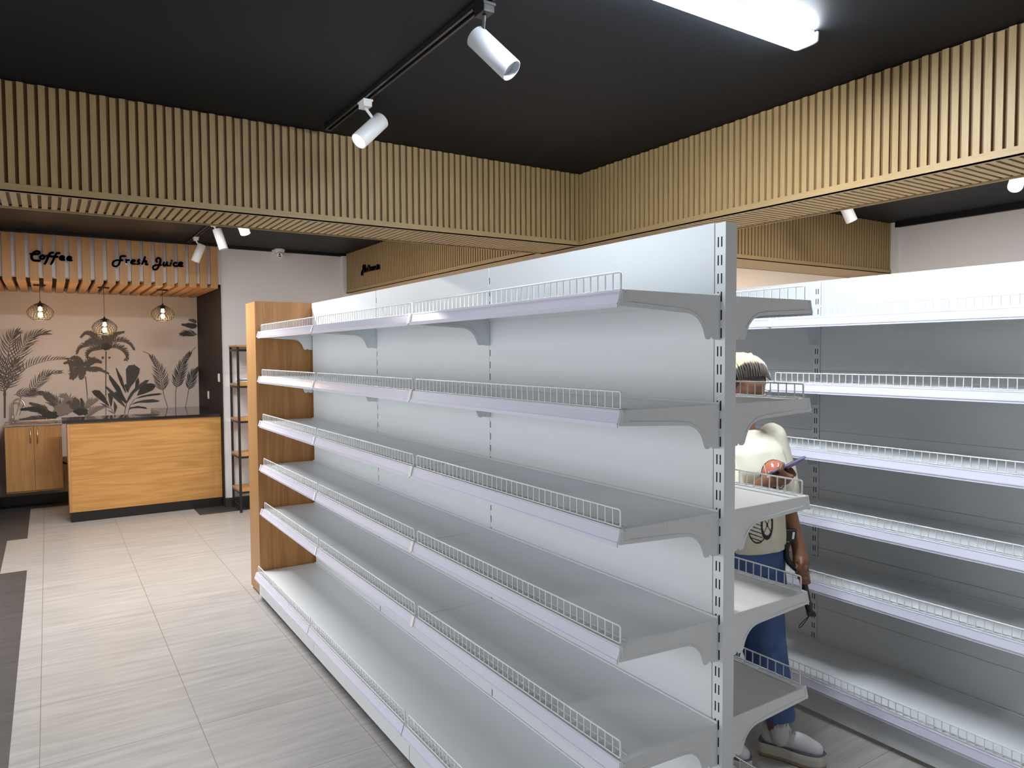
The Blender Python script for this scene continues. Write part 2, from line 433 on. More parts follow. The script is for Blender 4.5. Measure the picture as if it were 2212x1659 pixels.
def bracket_mb():
    b = MB()
    prof = [(-0.0005,0.0), (-0.345,0.0015), (-0.3455,-0.007), (-0.3475,-0.007), (-0.348,0.0015), (-0.3575,0.0015), (-0.3590,-0.001), (-0.3685,-0.034), (-0.3675,-0.0375), (-0.364,-0.039),
            (-0.135,-0.051), (-0.118,-0.053), (-0.102,-0.058), (-0.088,-0.067), (-0.076,-0.080), (-0.068,-0.095), (-0.063,-0.109), (-0.059,-0.117), (-0.052,-0.121),
            (-0.040,-0.120), (-0.034,-0.112), (-0.030,-0.120), (-0.012,-0.122), (-0.0005,-0.122)]
    b.prism(prof, 'y', -0.0012, 0.0012)
    b.prism([(-0.020,-0.001),(-0.343,0.0005),(-0.340,-0.014),(-0.020,-0.016)], 'y', -0.0022, 0.0022)     # folded shelf flank
    b.lathe([(0.0035,-0.0026),(0.0035,0.0026)], 10, (-0.352,0,-0.018), (0,1,0), 0, False)
    b.lathe([(0.0030,-0.0026),(0.0030,0.0026)], 10, (-0.016,0,-0.028), (0,1,0), 0, False)
    b.tube([(-0.33,-0.0012,-0.030),(-0.15,-0.0012,-0.040),(-0.115,-0.0012,-0.045),(-0.085,-0.0012,-0.060),(-0.062,-0.0012,-0.085)], 0.0022, 5)
    return b
def upright(parent, mats, y, faces=(-1, 1), name='upright', cols=((-0.0035, 0.0005), (0.0085, 0.0125))):
    """slotted post, with the slots as dark recesses on its faces"""
    b = MB(); b.box(0.0, 0.045, y-0.015, y+0.022, 0.0, 2.003)
    for s in faces:
        xf = 0.0 if s < 0 else 0.045
        for n in range(-3, 34):
            z = 1.8502 - 0.05*n
            if z > 1.985 or z < 0.2: continue
            for (ya, yb) in cols:
                ya += y; yb += y
                b.box(xf + (-0.0004 if s < 0 else 0), xf + (0 if s < 0 else 0.0004), ya, yb, z-0.0138, z+0.0138, 1)
    return b.build(name, mats, parent)
PROTO = {}
def shelf_set(parent, ln, y, z, side, rail_mat=None, ends=(True, True), key=None):
    """one shelf: board with price rail, wire fence and its two brackets as sub-parts"""
    k = (round(ln, 3), side, ends)
    sx = 1 if side < 0 else -1
    if k not in PROTO:
        s = shelf_board_mb(ln).build('shelf', M_WHITE, parent)
        rail_mb(ln).build('price_rail', M_RAIL, s)
        fence_mb(ln).build('wire_fence', M_WIRE, s)
        if ends[0]:
            br = bracket_mb().build('bracket', M_WHITE, s); br.location = (0, 0.003, 0)
        if ends[1]:
            br = bracket_mb().build('bracket', M_WHITE, s); br.location = (0, ln-0.003, 0)
            e = rail_end_mb().build('rail_end_cap', M_WIRE, s); e.location = (0, ln, 0)
        PROTO[k] = s
    else:
        s = inst(PROTO[k], parent)
    s.location = (0.0 if side < 0 else 0.045, y, z)
    s.scale = (sx, 1, 1)
    return s
def base_set(parent, ln, y, side):
    sx = 1 if side < 0 else -1; k = ('base', round(ln, 3), side)
    if k not in PROTO:
        b = MB()
        b.box(-0.405, -0.003, 0, ln, -0.003, 0); b.box(-0.407, -0.4035, 0, ln, -0.034, 0); b.box(-0.006, -0.003, 0, ln, -0.02, 0.006)
        s = b.build('base_shelf', M_WHITE, parent)
        c = rail_mb(ln).build('price_rail', M_RAIL, s); c.location = (-0.05, 0, 0)
        f = fence_mb(ln).build('wire_fence', M_WIRE, s); f.location = (-0.05, 0, 0)
        kb = MB(); kb.box(-0.388, -0.384, 0.002, ln-0.002, 0.024-ZB, 0.142-ZB); kb.build('kick_plate', M_WHITE, s)
        fb = MB(); fb.box(-0.36, -0.01, 0.01, 0.03, 0-ZB, 0.10-ZB); fb.build('foot', M_BLKPLAST, s)
        fb = MB(); fb.box(-0.36, -0.01, ln-0.03, ln-0.01, 0-ZB, 0.10-ZB); fb.build('foot', M_BLKPLAST, s)
        PROTO[k] = s
    else: s = inst(PROTO[k], parent)
    s.location = (0.0 if side < 0 else 0.045, y, ZB); s.scale = (sx, 1, 1)
    return s

# ---- long double-sided run in the middle
g = thing('gondola_shelving', 'long empty white double-sided shelving run in the middle, ending at the tall oak cabinet', 'shelving', (0,0,0))
bays = [(0.0, L), (L, L), (2*L, 3.640-2*L)]
upright(g, [M_WHITE, M_HOLE], 0.0)
for y in (L, 2*L): upright(g, [M_WHITE, M_HOLE], y, cols=((-0.003, 0.0012),))
for (y, ln) in bays:
    p = MB(); p.box(-0.0015, 0.0465, y+(0.0235 if y < 0.1 else 0.0042), y+ln-(0.0065 if y < 2.4 else 0.0165), 0.10, 2.0045); p.build('back_panel', M_WHITE2, g)
for side in (-1, 1):
    for bi, (y, ln) in enumerate(bays):
        for k in range(5):
            shelf_set(g, ln, y, ZS[k], side)
        base_set(g, ln, y, side)

# ---- run along the right aisle
XR = 1.699
g2 = thing('wall_gondola_shelving', 'empty white shelving run on the right side of the aisle, behind the person', 'shelving', (XR, 0.858-L, 0))
for y in (0.0, L, 2*L):
    upright(g2, [M_WHITE, M_HOLE], y, (-1,))
SEAMS = [0.10, 0.353, 0.657, 0.955, 1.252, 1.553, 2.0045]
for y in (0.0, L):
    for a, b_ in zip(SEAMS[:-1], SEAMS[1:]):
        p = MB(); p.box(0.003, 0.042, y+0.0235, y+L-0.0165, a+0.0012, b_-0.0012); p.build('back_panel', M_WHITE2, g2)
    p = MB(); p.box(0.006, 0.040, y+0.0235, y+L-0.0165, 0.11, 2.0); p.build('back_lining', M_GPLAST, g2)
    for k in range(5): shelf_set(g2, L, y, ZS[k], -1)
    base_set(g2, L, y, -1)

# ---- oak cabinet closing the far end of the long run
e = thing('end_cabinet', 'tall oak cabinet closing the far end of the white shelving', 'cabinet', (0.02, 3.653, 0))
c = MB(); c.box(-0.400, 0.410, 0.0, 0.018, 0.014, 2.010); c.build('inner_panel', M_OAKV, e, bevel=0.001)
M_CABE = wood('end_cabinet_oak', (0.40,0.215,0.085), (0.33,0.17,0.062), 'z', 1.0, 0.4, 0.4, 0.3)
c = MB(); c.box(-0.400, -0.382, 0.0182, 0.262, 0.014, 2.006); c.build('side_panel', M_CABE, e, bevel=0.001)
c = MB(); c.box(0.392, 0.410, 0.0182, 0.262, 0.014, 2.006); c.build('side_panel', M_CABV, e, bevel=0.001)
c = MB(); c.box(-0.3815, 0.3915, 0.0182, 0.262, 1.988, 2.006); c.build('top_panel', M_CABV, e)
for k in range(5):
    c = MB(); c.box(-0.3815, 0.3915, 0.0182, 0.25, 0.12+0.37*k, 0.138+0.37*k); c.build('shelf', M_CABV, e)
for x in (-0.391, 0.401):
    for y in (0.012, 0.245):
        c = MB(); c.lathe([(0.011,0),(0.011,0.0138)], 12, (x,y,0)); c.build('foot', M_WPLAST, e)

# ------------------------------------------------------------------ coffee corner
ct = thing('service_counter', 'oak fronted counter with a black stone top in the coffee corner', 'counter', (-1.415, 6.93, 0))
W_ = 1.427
c = MB(); c.box(0.022, W_-0.002, 0.006, 0.022, 0.10, 0.985); c.build('front_panel', M_OAK, ct)
c = MB(); c.box(0.0, 0.0215, 0.0, 0.44, 0.10, 0.985); c.build('side_panel', wood('oak_edge', (0.50,0.27,0.12), (0.40,0.205,0.085), 'z', 1.0), ct, bevel=0.0015)
c = MB(); c.box(0.024, W_-0.004, 0.0225, 0.42, 0.12, 0.97); c.build('carcass', M_CABV, ct)
c = MB(); c.box(0.012, W_-0.002, 0.014, 0.40, 0.0, 0.0995); c.build('plinth', M_BLKMETAL, ct)
c = MB()
c.prism([(-0.040,-0.014),(W_-0.001,-0.014),(W_-0.001,1.325),(0.885,1.325),(0.885,0.46),(-0.040,0.46)], 'z', 0.986, 1.016)
c.build('worktop', M_GRANITE, ct, bevel=0.003)
c = MB(); c.box(0.90, W_-0.003, 0.465, 1.32, 0.0, 0.985); c.build('return_unit', M_CABV, ct)

sk = thing('sink_cabinet', 'small two-door oak cabinet with a steel sink hung on the papered wall', 'cabinet', (-1.955, 7.80, 0))
CW = 0.505
c = MB(); c.box(0, CW, 0.018, 0.452, 0.205, 0.912); c.build('body', M_CABV, sk)
for i, (a, b_, hx) in enumerate(((0.0, CW/2-0.0015, CW/2-0.030), (CW/2+0.0015, CW, CW/2+0.034))):
    c = MB(); c.box(a, b_, 0.0, 0.0175, 0.222, 0.910); d = c.build('door', M_CABV, sk, bevel=0.001)
    c = MB(); c.tube([(hx,-0.001,0.735),(hx,-0.026,0.735),(hx,-0.026,0.885),(hx,-0.001,0.885)], 0.0055, 8); c.build('handle', M_BRASSY, d)
c = MB()
z = 0.9125
c.box(-0.008, CW+0.008, -0.012, 0.05, z, z+0.012); c.box(-0.008, CW+0.008, 0.33, 0.455, z, z+0.012)
c.box(-0.008, 0.06, 0.05, 0.33, z, z+0.012); c.box(CW-0.05, CW+0.008, 0.05, 0.33, z, z+0.012)
c.box(-0.008, CW+0.008, 0.445, 0.455, z+0.012, z+0.028)
c.build('sink_top', M_STEEL, sk, bevel=0.004)
c = MB()
c.box(0.06, CW-0.05, 0.05, 0.33, z-0.12, z-0.117); c.box(0.058, 0.060, 0.05, 0.33, z-0.12, z+0.010); c.box(CW-0.05, CW-0.048, 0.05, 0.33, z-0.12, z+0.010)
c.box(0.06, CW-0.05, 0.048, 0.050, z-0.12, z+0.010); c.box(0.06, CW-0.05, 0.33, 0.332, z-0.12, z+0.010)
c.build('basin', M_STEEL, sk)
c = MB()
fx, fy = 0.062, 0.375
c.lathe([(0.022,0),(0.022,0.008),(0.015,0.010),(0.015,0.075),(0.012,0.078)], 16, (fx,fy,z+0.012))
arc = [(fx,fy,z+0.07)] + [(fx,fy,z+0.07+0.04*i) for i in range(1,4)]
for i in range(0, 13):
    a = PI - i*(PI*0.92)/12
    arc.append((fx+0.055+0.055*math.cos(a), fy-0.03*(i/12), z+0.195+0.075*math.sin(a)))
c.tube(arc, 0.0095, 10)
tip = Vector(arc[-1]); c.tube([tip, tip+Vector((0.004,-0.004,-0.02))], 0.0115, 10)
c.tube([(fx+0.012,fy,z+0.035),(fx+0.055,fy-0.01,z+0.035)], 0.008, 8)
c.build('faucet', M_STEEL, sk)
c = MB(); c.tube([(CW-0.03,0.40,0.46),(CW+0.02,0.38,0.445),(CW+0.055,0.36,0.43),(CW+0.055,0.36,0.20)], 0.012, 8); c.build('drain_pipe', M_BLKPLAST, sk)

# switch plates on the black side wall
for (y, z, lab) in ((6.985, 1.403, 'white switch plate at the front edge of the black side wall'), (7.62, 1.187, 'white socket plate deeper on the black side wall above the counter')):
    t = thing('switch_plate', lab, 'switch', (0.0135, y, z), 0, 'switch plates on the black wall')
    c = MB(); c.box(-0.008, 0, -0.036, 0.036, -0.045, 0.045); c.build('plate', M_WPLAST, t, bevel=0.002)
    c = MB(); c.box(-0.011, -0.0081, -0.016, 0.016, -0.024, 0.024); c.build('rocker', M_WPLAST, t)

# pendant lamps
def pendant(x, zbot, cord_top, label):
    t = thing('pendant_lamp', label, 'lamp', (x, 7.2, zbot), 0, 'pendant lamps over the coffee counter')
    hh = 0.165; R = 0.115
    top = cord_top - zbot
    c = MB()
    prof = []
    for i in range(17):
        u = i/16
        rr = R*(0.60 + 0.40*math.sin(PI*min(1,u/0.42)/2)) if u < 0.42 else R*(0.17 + 0.83*max(0.0, math.cos(PI/2*(u-0.42)/0.58))**0.85)
        prof.append((rr, u*hh))
    N = 22
    for j in range(N):
        for sgn in (1, -1):
            pts = []
            for i, (rr, zz) in enumerate(prof):
                a = 2*PI*j/N + sgn*1.15*(i/16)
                pts.append((rr*math.cos(a), rr*math.sin(a), zz))
            c.tube(pts, 0.0017, 4, caps=False)
    for (rr, zz) in (prof[0], prof[-1]):
        c.tube([(rr*math.cos(2*PI*k/28), rr*math.sin(2*PI*k/28), zz) for k in range(28)], 0.0024, 5, closed=True)
    c.build('shade', M_BLKMETAL, t)
    c = MB(); c.lathe([(0.026,0.130),(0.026,0.145),(0.018,0.150),(0.010,0.172),(0.006,0.186)], 16); c.build('socket', M_BLKMETAL, t)
    c = MB(); c.lathe([(0.004,0.022),(0.020,0.026),(0.031,0.045),(0.032,0.066),(0.024,0.092),(0.014,0.112),(0.013,0.129)], 18, smooth=True); c.build('bulb', mat('amber_glass', (1.0,0.55,0.2), 0.05, trans=1.0, alpha=0.35), t)
    c = MB(); c.lathe([(0.004,0.030),(0.013,0.036),(0.015,0.055),(0.010,0.070)], 12); c.lathe([(0.010,0.086),(0.015,0.094),(0.015,0.118),(0.010,0.126)], 12); c.build('filament', M_BULBHOT, t)
    c = MB(); c.tube([(0,0,0.18),(0,0,top)], 0.0028, 6); c.build('cord', M_BLKMETAL, t)
    c = MB(); c.box(-0.052, 0.052, -0.012, 0.012, top-0.002, top+0.012); c.box(-0.018, 0.018, -0.012, 0.012, top+0.012, 2.36-zbot-0.001); c.build('canopy', M_BLKMETAL, t)
    l = bpy.data.lights.new('pendant_glow', 'POINT'); l.energy = 5.0; l.color = (1.0, 0.58, 0.26); l.shadow_soft_size = 0.03
    o = bpy.data.objects.new('pendant_glow', l); COL.objects.link(o); o.location = (x, 7.2, zbot+0.010)
pendant(-1.605, 2.010, 2.345, 'black cage pendant lamp nearest the left wall, below the word with double f')
pendant(-1.052, 1.868, 2.345, 'black cage pendant lamp hanging lowest, in the middle of three')
pendant(-0.503, 2.022, 2.345, 'black cage pendant lamp nearest the black side wall')

# ------------------------------------------------------------------ rack by the rear wall
rk = thing('storage_rack', 'black metal rack with oak shelves standing by the rear wall', 'rack', (0.09, 6.45, 0))
RW, RD = 0.95, 0.375
for x in (0.0, RW-0.022):
    for y in (0.0, RD-0.022):
        c = MB(); c.box(x, x+0.022, y, y+0.022, 0.0, 1.735); c.build('leg', M_BLKMETAL, rk)
RZ = [0.245, 0.615, 0.985, 1.352, 1.735]
for zz in RZ:
    c = MB(); c.box(0.0225, RW-0.0225, 0.0, 0.018, zz-0.046, zz-0.024); c.box(0.0225, RW-0.0225, RD-0.018, RD, zz-0.046, zz-0.024)
    c.box(0.002, 0.020, 0.0225, RD-0.0225, zz-0.046, zz-0.024); c.box(RW-0.020, RW-0.002, 0.0225, RD-0.0225, zz-0.046, zz-0.024)
    c.build('crossbar', M_BLKMETAL, rk)
    c = MB(); c.box(-0.002 if zz < 1.7 else -0.004, RW+0.002, 0.0225 if zz < 1.7 else -0.004, RD-0.0225 if zz < 1.7 else RD+0.004, zz-0.0235 if zz<1.7 else zz+0.0005, zz-0.003 if zz<1.7 else zz+0.018)
    if zz < 1.7: c.box(0.0235, RW-0.0235, 0.003, 0.022, zz-0.0235, zz+0.018)
    c.build('shelf', M_CABV, rk)
c = MB(); c.box(0.002, 0.020, 0.0225, RD-0.0225, 0.05, 0.072); c.build('crossbar', M_BLKMETAL, rk)
labs = ['first', 'second', 'third', 'fourth', 'fifth', 'sixth', 'seventh', 'eighth']
for i in range(8):
    zz = 1.352 + 0.004 + 0.0135*(i//2); yy = 6.53 + 0.10*(i % 2) + 0.012*((i*5) % 3)
    m_ = MB()
    m_.prism([(-0.036,0.0),(0.036,0.0),(0.036,0.003),(0.030,0.0115),(0.024,0.004),(-0.024,0.004),(-0.030,0.0115),(-0.036,0.003)], 'x', -0.10+0.012*((i*3) % 4), 0.62)
    # profile above is (y, z) for a sweep along x
    o = m_.build('plastic_strip', mat('clear_strip', (0.72,0.80,0.86), 0.25, spec=0.5), None)
    o.location = (0.20, yy, zz-0.004 + (0.0002 if i > 1 else 0.0012))
    o.rotation_euler = (0, 0, 0.0)
    tag(o, 'pale clear plastic shelf strip in the bundle on the upper shelf of the black rack', 'plastic strip', 'bundle of plastic strips on the rack')

# ------------------------------------------------------------------ ceiling fittings
def batten(x, y, ln, label):
    t = thing('led_batten', label, 'ceiling light', (x, y, H))
    c = MB(); c.box(-ln/2+0.012, ln/2-0.012, -0.040, 0.040, -0.030, -0.0005); c.build('housing', M_WPLAST, t)
    prof = []
    for i in range(9):
        a = PI*i/8
        prof.append((-0.053*math.copysign(abs(math.cos(a))**0.6, math.cos(a)), -0.022-0.022*math.sin(a)**0.5 if 0 < i < 8 else -0.020))
    c = MB(); c.prism(prof, 'x', -ln/2+0.012, ln/2-0.012); d = c.build('diffuser', M_LED, t); fix_normals(d)
    for s in (-1, 1):
        prof2 = [(p[0]*1.03, p[1]-0.001 if p[1] < -0.021 else p[1]+0.016) for p in prof]
        c = MB(); c.prism(prof2, 'x', s*(ln/2-0.0118), s*ln/2); k = c.build('end_cap', M_WPLAST, t, bevel=0.003); fix_normals(k)
    return t
batten(0.240, 0.338, 1.21, 'long white lit ceiling light above the near end of the shelving')

def track(x, y0, y1, label):
    t = thing('lighting_track', label, 'lighting track', (x, y0, H), 0, 'ceiling lighting tracks')
    c = MB()
    ln = y1-y0
    c.box(-0.0175, -0.008, 0, ln, -0.020, -0.0005); c.box(0.008, 0.0175, 0, ln, -0.020, -0.0005); c.box(-0.008, 0.008, 0, ln, -0.008, -0.0005)
    c.build('rail', M_BLACKTRIM, t)
    c = MB(); c.box(-0.018, 0.018, -0.02, -0.0005, -0.021, -0.0006); c.box(-0.018, 0.018, ln+0.0005, ln+0.02, -0.021, -0.0006); c.build('end_piece', M_BLACKTRIM, t)
    return t
track(-0.312, -1.2, 2.30, 'black lighting track on the ceiling above the long white shelving')
track(-0.310, 3.0, 6.66, 'black lighting track on the ceiling in front of the coffee corner')
track(3.20, -1.5, 2.2, 'black lighting track on the ceiling behind the right slatted beam')
def spot(x, y, d, label, body=None, fit=None, lens=None, drop=0.105, off=(0,0), length=0.18, power=0.0, col=(1,1,1), rad=0.0385):
    """track spotlight; d points out of the lens"""
    t = thing('track_spotlight', label, 'spotlight', (x, y, H-0.0205), 0, 'track spotlights')
    body = body or M_WPLAST; fit = fit or M_WPLAST
    c = MB(); c.box(-0.020, 0.020, -0.032, 0.032, -0.034, -0.0005); c.box(-0.024, 0.024, -0.036, -0.0325, -0.012, -0.002); c.box(-0.024, 0.024, 0.0325, 0.036, -0.012, -0.002)
    c.build('adapter', fit, t, bevel=0.002)
    D = Vector(d).normalized()
    ctr = Vector((off[0], off[1], -drop))
    pivot = ctr - D*length*0.30
    c = MB()
    side = D.cross(Vector((0,0,1))).normalized()
    c.tube([(0,0,-0.034), Vector((0,0,-0.034)).lerp(pivot, 0.5), pivot], 0.0065, 8); c.build('stem', fit, t)
    c = MB()
    a = ctr - D*length/2; R = rad
    c.lathe([(R-0.003,0),(R,0.003),(R,length-0.002),(R-0.002,length),(R-0.004,length-0.002),(R-0.005,length-0.03)], 28, a, D, 0, True, True, False)
    c.build('body', body, t)
    c = MB(); c.lathe([(R-0.006,length-0.028),(R-0.006,length-0.024)], 24, a, D, 0, True); c.build('lens', lens or M_GPLAST, t)
    if power:
        l = bpy.data.lights.new('spot_beam', 'SPOT'); l.energy = power; l.color = col; l.spot_size = math.radians(62); l.spot_blend = 0.6; l.shadow_soft_size = 0.03
        o = bpy.data.objects.new('spot_beam', l); COL.objects.link(o)
        o.location = Vector((x, y, H-0.0205)) + ctr + D*(length/2+0.004)
        o.rotation_euler = D.to_track_quat('-Z', 'Y').to_euler()
def viewdir(cx, cy, cz): return _r*cx + _u*cy - _f*cz     # picture right, up, towards the viewer
SPW = 22
spot(-0.312, 1.796, viewdir(-0.50, -0.72, 0.48), 'white lit spotlight on the track, tilted down towards the viewer', lens=M_LENS, off=(0.03, 0.02), drop=0.125, power=SPW, col=NEUT)
spot(-0.312, 0.735, viewdir(0.62, -0.67, 0.18), 'grey-looking spotlight with a black holder, nearest the viewer on the track', body=M_GPLAST, fit=M_BLKPLAST, off=(0.035, 0.0), drop=0.150, length=0.185)  # white body in shade: the shade is put into its grey colour
spot(-0.310, 6.25, viewdir(-0.33, -0.92, 0.10), 'small white spotlight nearest the word signs, in front of the oak boards', off=(0.02, 0.0), drop=0.155, power=SPW, col=NEUT)
spot(-0.310, 5.35, viewdir(0.28, -0.95, -0.12), 'white spotlight on the rear track hanging just behind the left beam, middle one', off=(0.05, 0.0), drop=0.14, power=SPW, col=NEUT)
spot(-0.310, 4.52, viewdir(0.35, -0.92, 0.05), 'spotlight half hidden by the left beam with a warm lit rim', lens=M_LENSW, off=(0.05, 0.0), drop=0.13, power=SPW, col=WARM)
spot(3.20, 1.66, viewdir(0.45, -0.88, -0.1), 'white spotlight below the right beam in front of the far cross beam', drop=0.155, power=SPW*0.6, col=NEUT)
spot(3.20, 0.60, viewdir(-0.55, -0.55, 0.62), 'bright white spotlight at the right edge under the right beam', lens=M_LENS, drop=0.165, power=SPW*0.6, col=COOL)

# ceiling camera
t = thing('security_camera', 'white dome security camera at the top of the rear wall', 'security camera', (0.64, 6.80, H))
c = MB(); c.lathe([(0.056,-0.001),(0.058,-0.010),(0.050,-0.032),(0.040,-0.040)], 28); c.build('mount', M_WPLAST, t)
c = MB()
ball = [(0.036*math.sin(PI*i/12), -0.036*math.cos(PI*i/12)) for i in range(13)]; ball[0] = (0.0005, -0.036); ball[-1] = (0.0005, 0.036)
ctr = Vector((0.0,-0.018,-0.055)); dd = Vector((-0.30,-0.80,-0.42)).normalized()
c.lathe(ball, 24, ctr, dd); c.lathe([(0.030,0.018),(0.031,0.040),(0.028,0.043)], 24, ctr, dd); c.build('eyeball', M_WPLAST, t)
side = dd.cross(Vector((0,0,1))).normalized(); upv = side.cross(dd)
c = MB(); c.lathe([(0.011,0.0432),(0.010,0.0455)], 16, ctr+upv*0.011, dd); c.build('lens', M_BLKPLAST, t)
c = MB()
for s in (-1, 1): c.lathe([(0.0085,0.0432),(0.0075,0.0450)], 12, ctr-upv*0.012+side*0.007*s, dd)
c.build('infrared_window', M_BLKPLAST, t)
c = MB(); c.box(-0.075, -0.045, -0.01, 0.068, -0.045, -0.010); c.build('junction_box', M_WPLAST, t, bevel=0.003)

# ------------------------------------------------------------------ writing and wall picture
MURAL_FRONDS=[[1,0.19,24,50,2,1.0,[[-1.958,1.248],[-1.916,1.423],[-1.856,1.609],[-1.799,1.731],[-1.728,1.832],[-1.65,1.894],[-1.563,1.911]]],[1,0.173,18,55,2,1.0,[[-1.961,1.298],[-1.933,1.549],[-1.906,1.751],[-1.878,1.862],[-1.827,1.913]]],[1,0.11,22,65,1,1.0,[[-1.953,1.273],[-1.797,1.481],[-1.694,1.551],[-1.572,1.594],[-1.44,1.611],[-1.36,1.61]]],[1,0.15,14,55,2,1.0,[[-1.953,1.273],[-1.873,1.473],[-1.844,1.599]]],[1,0.121,15,50,2,1.0,[[-1.736,1.24],[-1.683,1.315],[-1.621,1.391],[-1.554,1.456],[-1.444,1.47]]],[1,0.098,14,50,2,1.0,[[-1.88,1.225],[-1.787,1.242],[-1.711,1.239],[-1.633,1.242]]],[1,0.162,16,55,2,1.0,[[-1.961,1.268],[-1.971,1.5],[-2.016,1.651]]],[1,0.127,10,55,2,1.0,[[-1.962,1.248],[-1.991,1.374],[-2.03,1.451]]],[1,0.087,8,25,2,1.6,[[-1.369,1.615],[-1.344,1.563],[-1.335,1.479]]],[1,0.052,22,60,2,1.5,[[-0.988,1.757],[-1.06,1.847],[-1.132,1.905],[-1.182,1.91],[-1.224,1.87]]],[1,0.058,18,65,2,1.5,[[-0.993,1.751],[-1.051,1.815],[-1.116,1.823],[-1.171,1.804],[-1.186,1.772]]],[1,0.075,22,80,-1,1.5,[[-0.997,1.746],[-1.081,1.762],[-1.173,1.756],[-1.237,1.73],[-1.261,1.683]]],[1,0.075,20,75,-1,1.5,[[-0.993,1.73],[-1.054,1.719],[-1.119,1.703],[-1.157,1.666],[-1.162,1.629]]],[1,0.063,14,60,2,1.5,[[-0.979,1.751],[-0.986,1.816],[-0.994,1.88],[-1.021,1.911]]],[1,0.069,18,50,2,1.5,[[-0.964,1.762],[-0.934,1.843],[-0.881,1.897],[-0.804,1.927]]],[1,0.081,22,80,1,1.5,[[-0.964,1.757],[-0.892,1.805],[-0.811,1.811],[-0.74,1.779],[-0.703,1.724]]],[1,0.087,22,75,1,1.5,[[-0.965,1.73],[-0.894,1.741],[-0.823,1.708],[-0.782,1.654],[-0.778,1.605]]],[1,0.058,16,60,2,1.5,[[-1.206,1.508],[-1.241,1.577],[-1.294,1.625],[-1.325,1.62]]],[1,0.046,16,60,2,1.5,[[-1.207,1.503],[-1.282,1.551],[-1.344,1.578],[-1.394,1.568]]],[1,0.069,16,60,2,1.5,[[-1.197,1.513],[-1.159,1.566],[-1.103,1.597],[-1.044,1.58]]],[1,0.046,18,65,2,1.5,[[-1.198,1.497],[-1.124,1.496],[-1.051,1.49],[-0.968,1.445]]],[1,0.087,16,70,2,1.5,[[-1.212,1.487],[-1.262,1.482],[-1.308,1.446],[-1.327,1.4]]],[1,0.052,10,60,2,1.5,[[-1.202,1.487],[-1.231,1.434],[-1.241,1.392]]],[1,0.138,19,58,2,1.0,[[-0.387,1.21],[-0.397,1.284],[-0.412,1.398],[-0.443,1.516],[-0.498,1.629]]],[0,0.126,20,58,2,1.1,[[-0.246,1.23],[-0.224,1.34],[-0.196,1.442],[-0.151,1.565],[-0.088,1.667]]],[0,0.117,15,50,2,1.1,[[-0.106,1.213],[-0.081,1.316],[-0.048,1.419],[0.007,1.484]]],[0,0.055,14,60,2,1.6,[[0.015,2.016],[-0.058,2.015],[-0.149,2.026]]],[0,0.101,12,40,2,1.0,[[0.013,1.904],[-0.06,1.918],[-0.113,1.919],[-0.166,1.911]]],[1,0.046,8,50,2,1.3,[[0.008,2.053],[-0.026,2.073],[-0.071,2.085]]],[1,0.1,18,55,2,1.3,[[-1.432,0.969],[-1.47,1.08],[-1.52,1.148],[-1.574,1.212],[-1.62,1.228]]],[1,0.063,18,55,2,1.3,[[-1.493,0.939],[-1.571,1.009],[-1.609,1.058],[-1.667,1.098],[-1.725,1.124]]],[0,0.068,20,55,2,1.3,[[-1.514,0.93],[-1.591,1.01],[-1.657,1.051],[-1.734,1.064],[-1.803,1.062]]],[1,0.058,16,55,2,1.3,[[-1.573,0.924],[-1.651,0.952],[-1.729,0.956],[-1.822,0.949]]],[2,0.105,16,55,2,1.3,[[-1.411,1.001],[-1.389,1.096],[-1.366,1.166],[-1.426,1.197]]],[1,0.079,14,55,2,1.3,[[-1.248,0.993],[-1.328,1.074],[-1.368,1.114]]],[0,0.047,10,55,2,1.3,[[-1.212,0.957],[-1.221,1.064],[-1.244,1.152]]],[2,0.079,12,55,2,1.3,[[-1.214,1.04],[-1.162,1.105],[-1.098,1.141]]],[1,0.079,12,55,2,1.3,[[-1.227,0.992],[-1.278,1.091],[-1.306,1.15]]],[2,0.068,12,55,2,1.3,[[-1.208,0.943],[-1.122,1.026],[-1.016,1.06]]]]
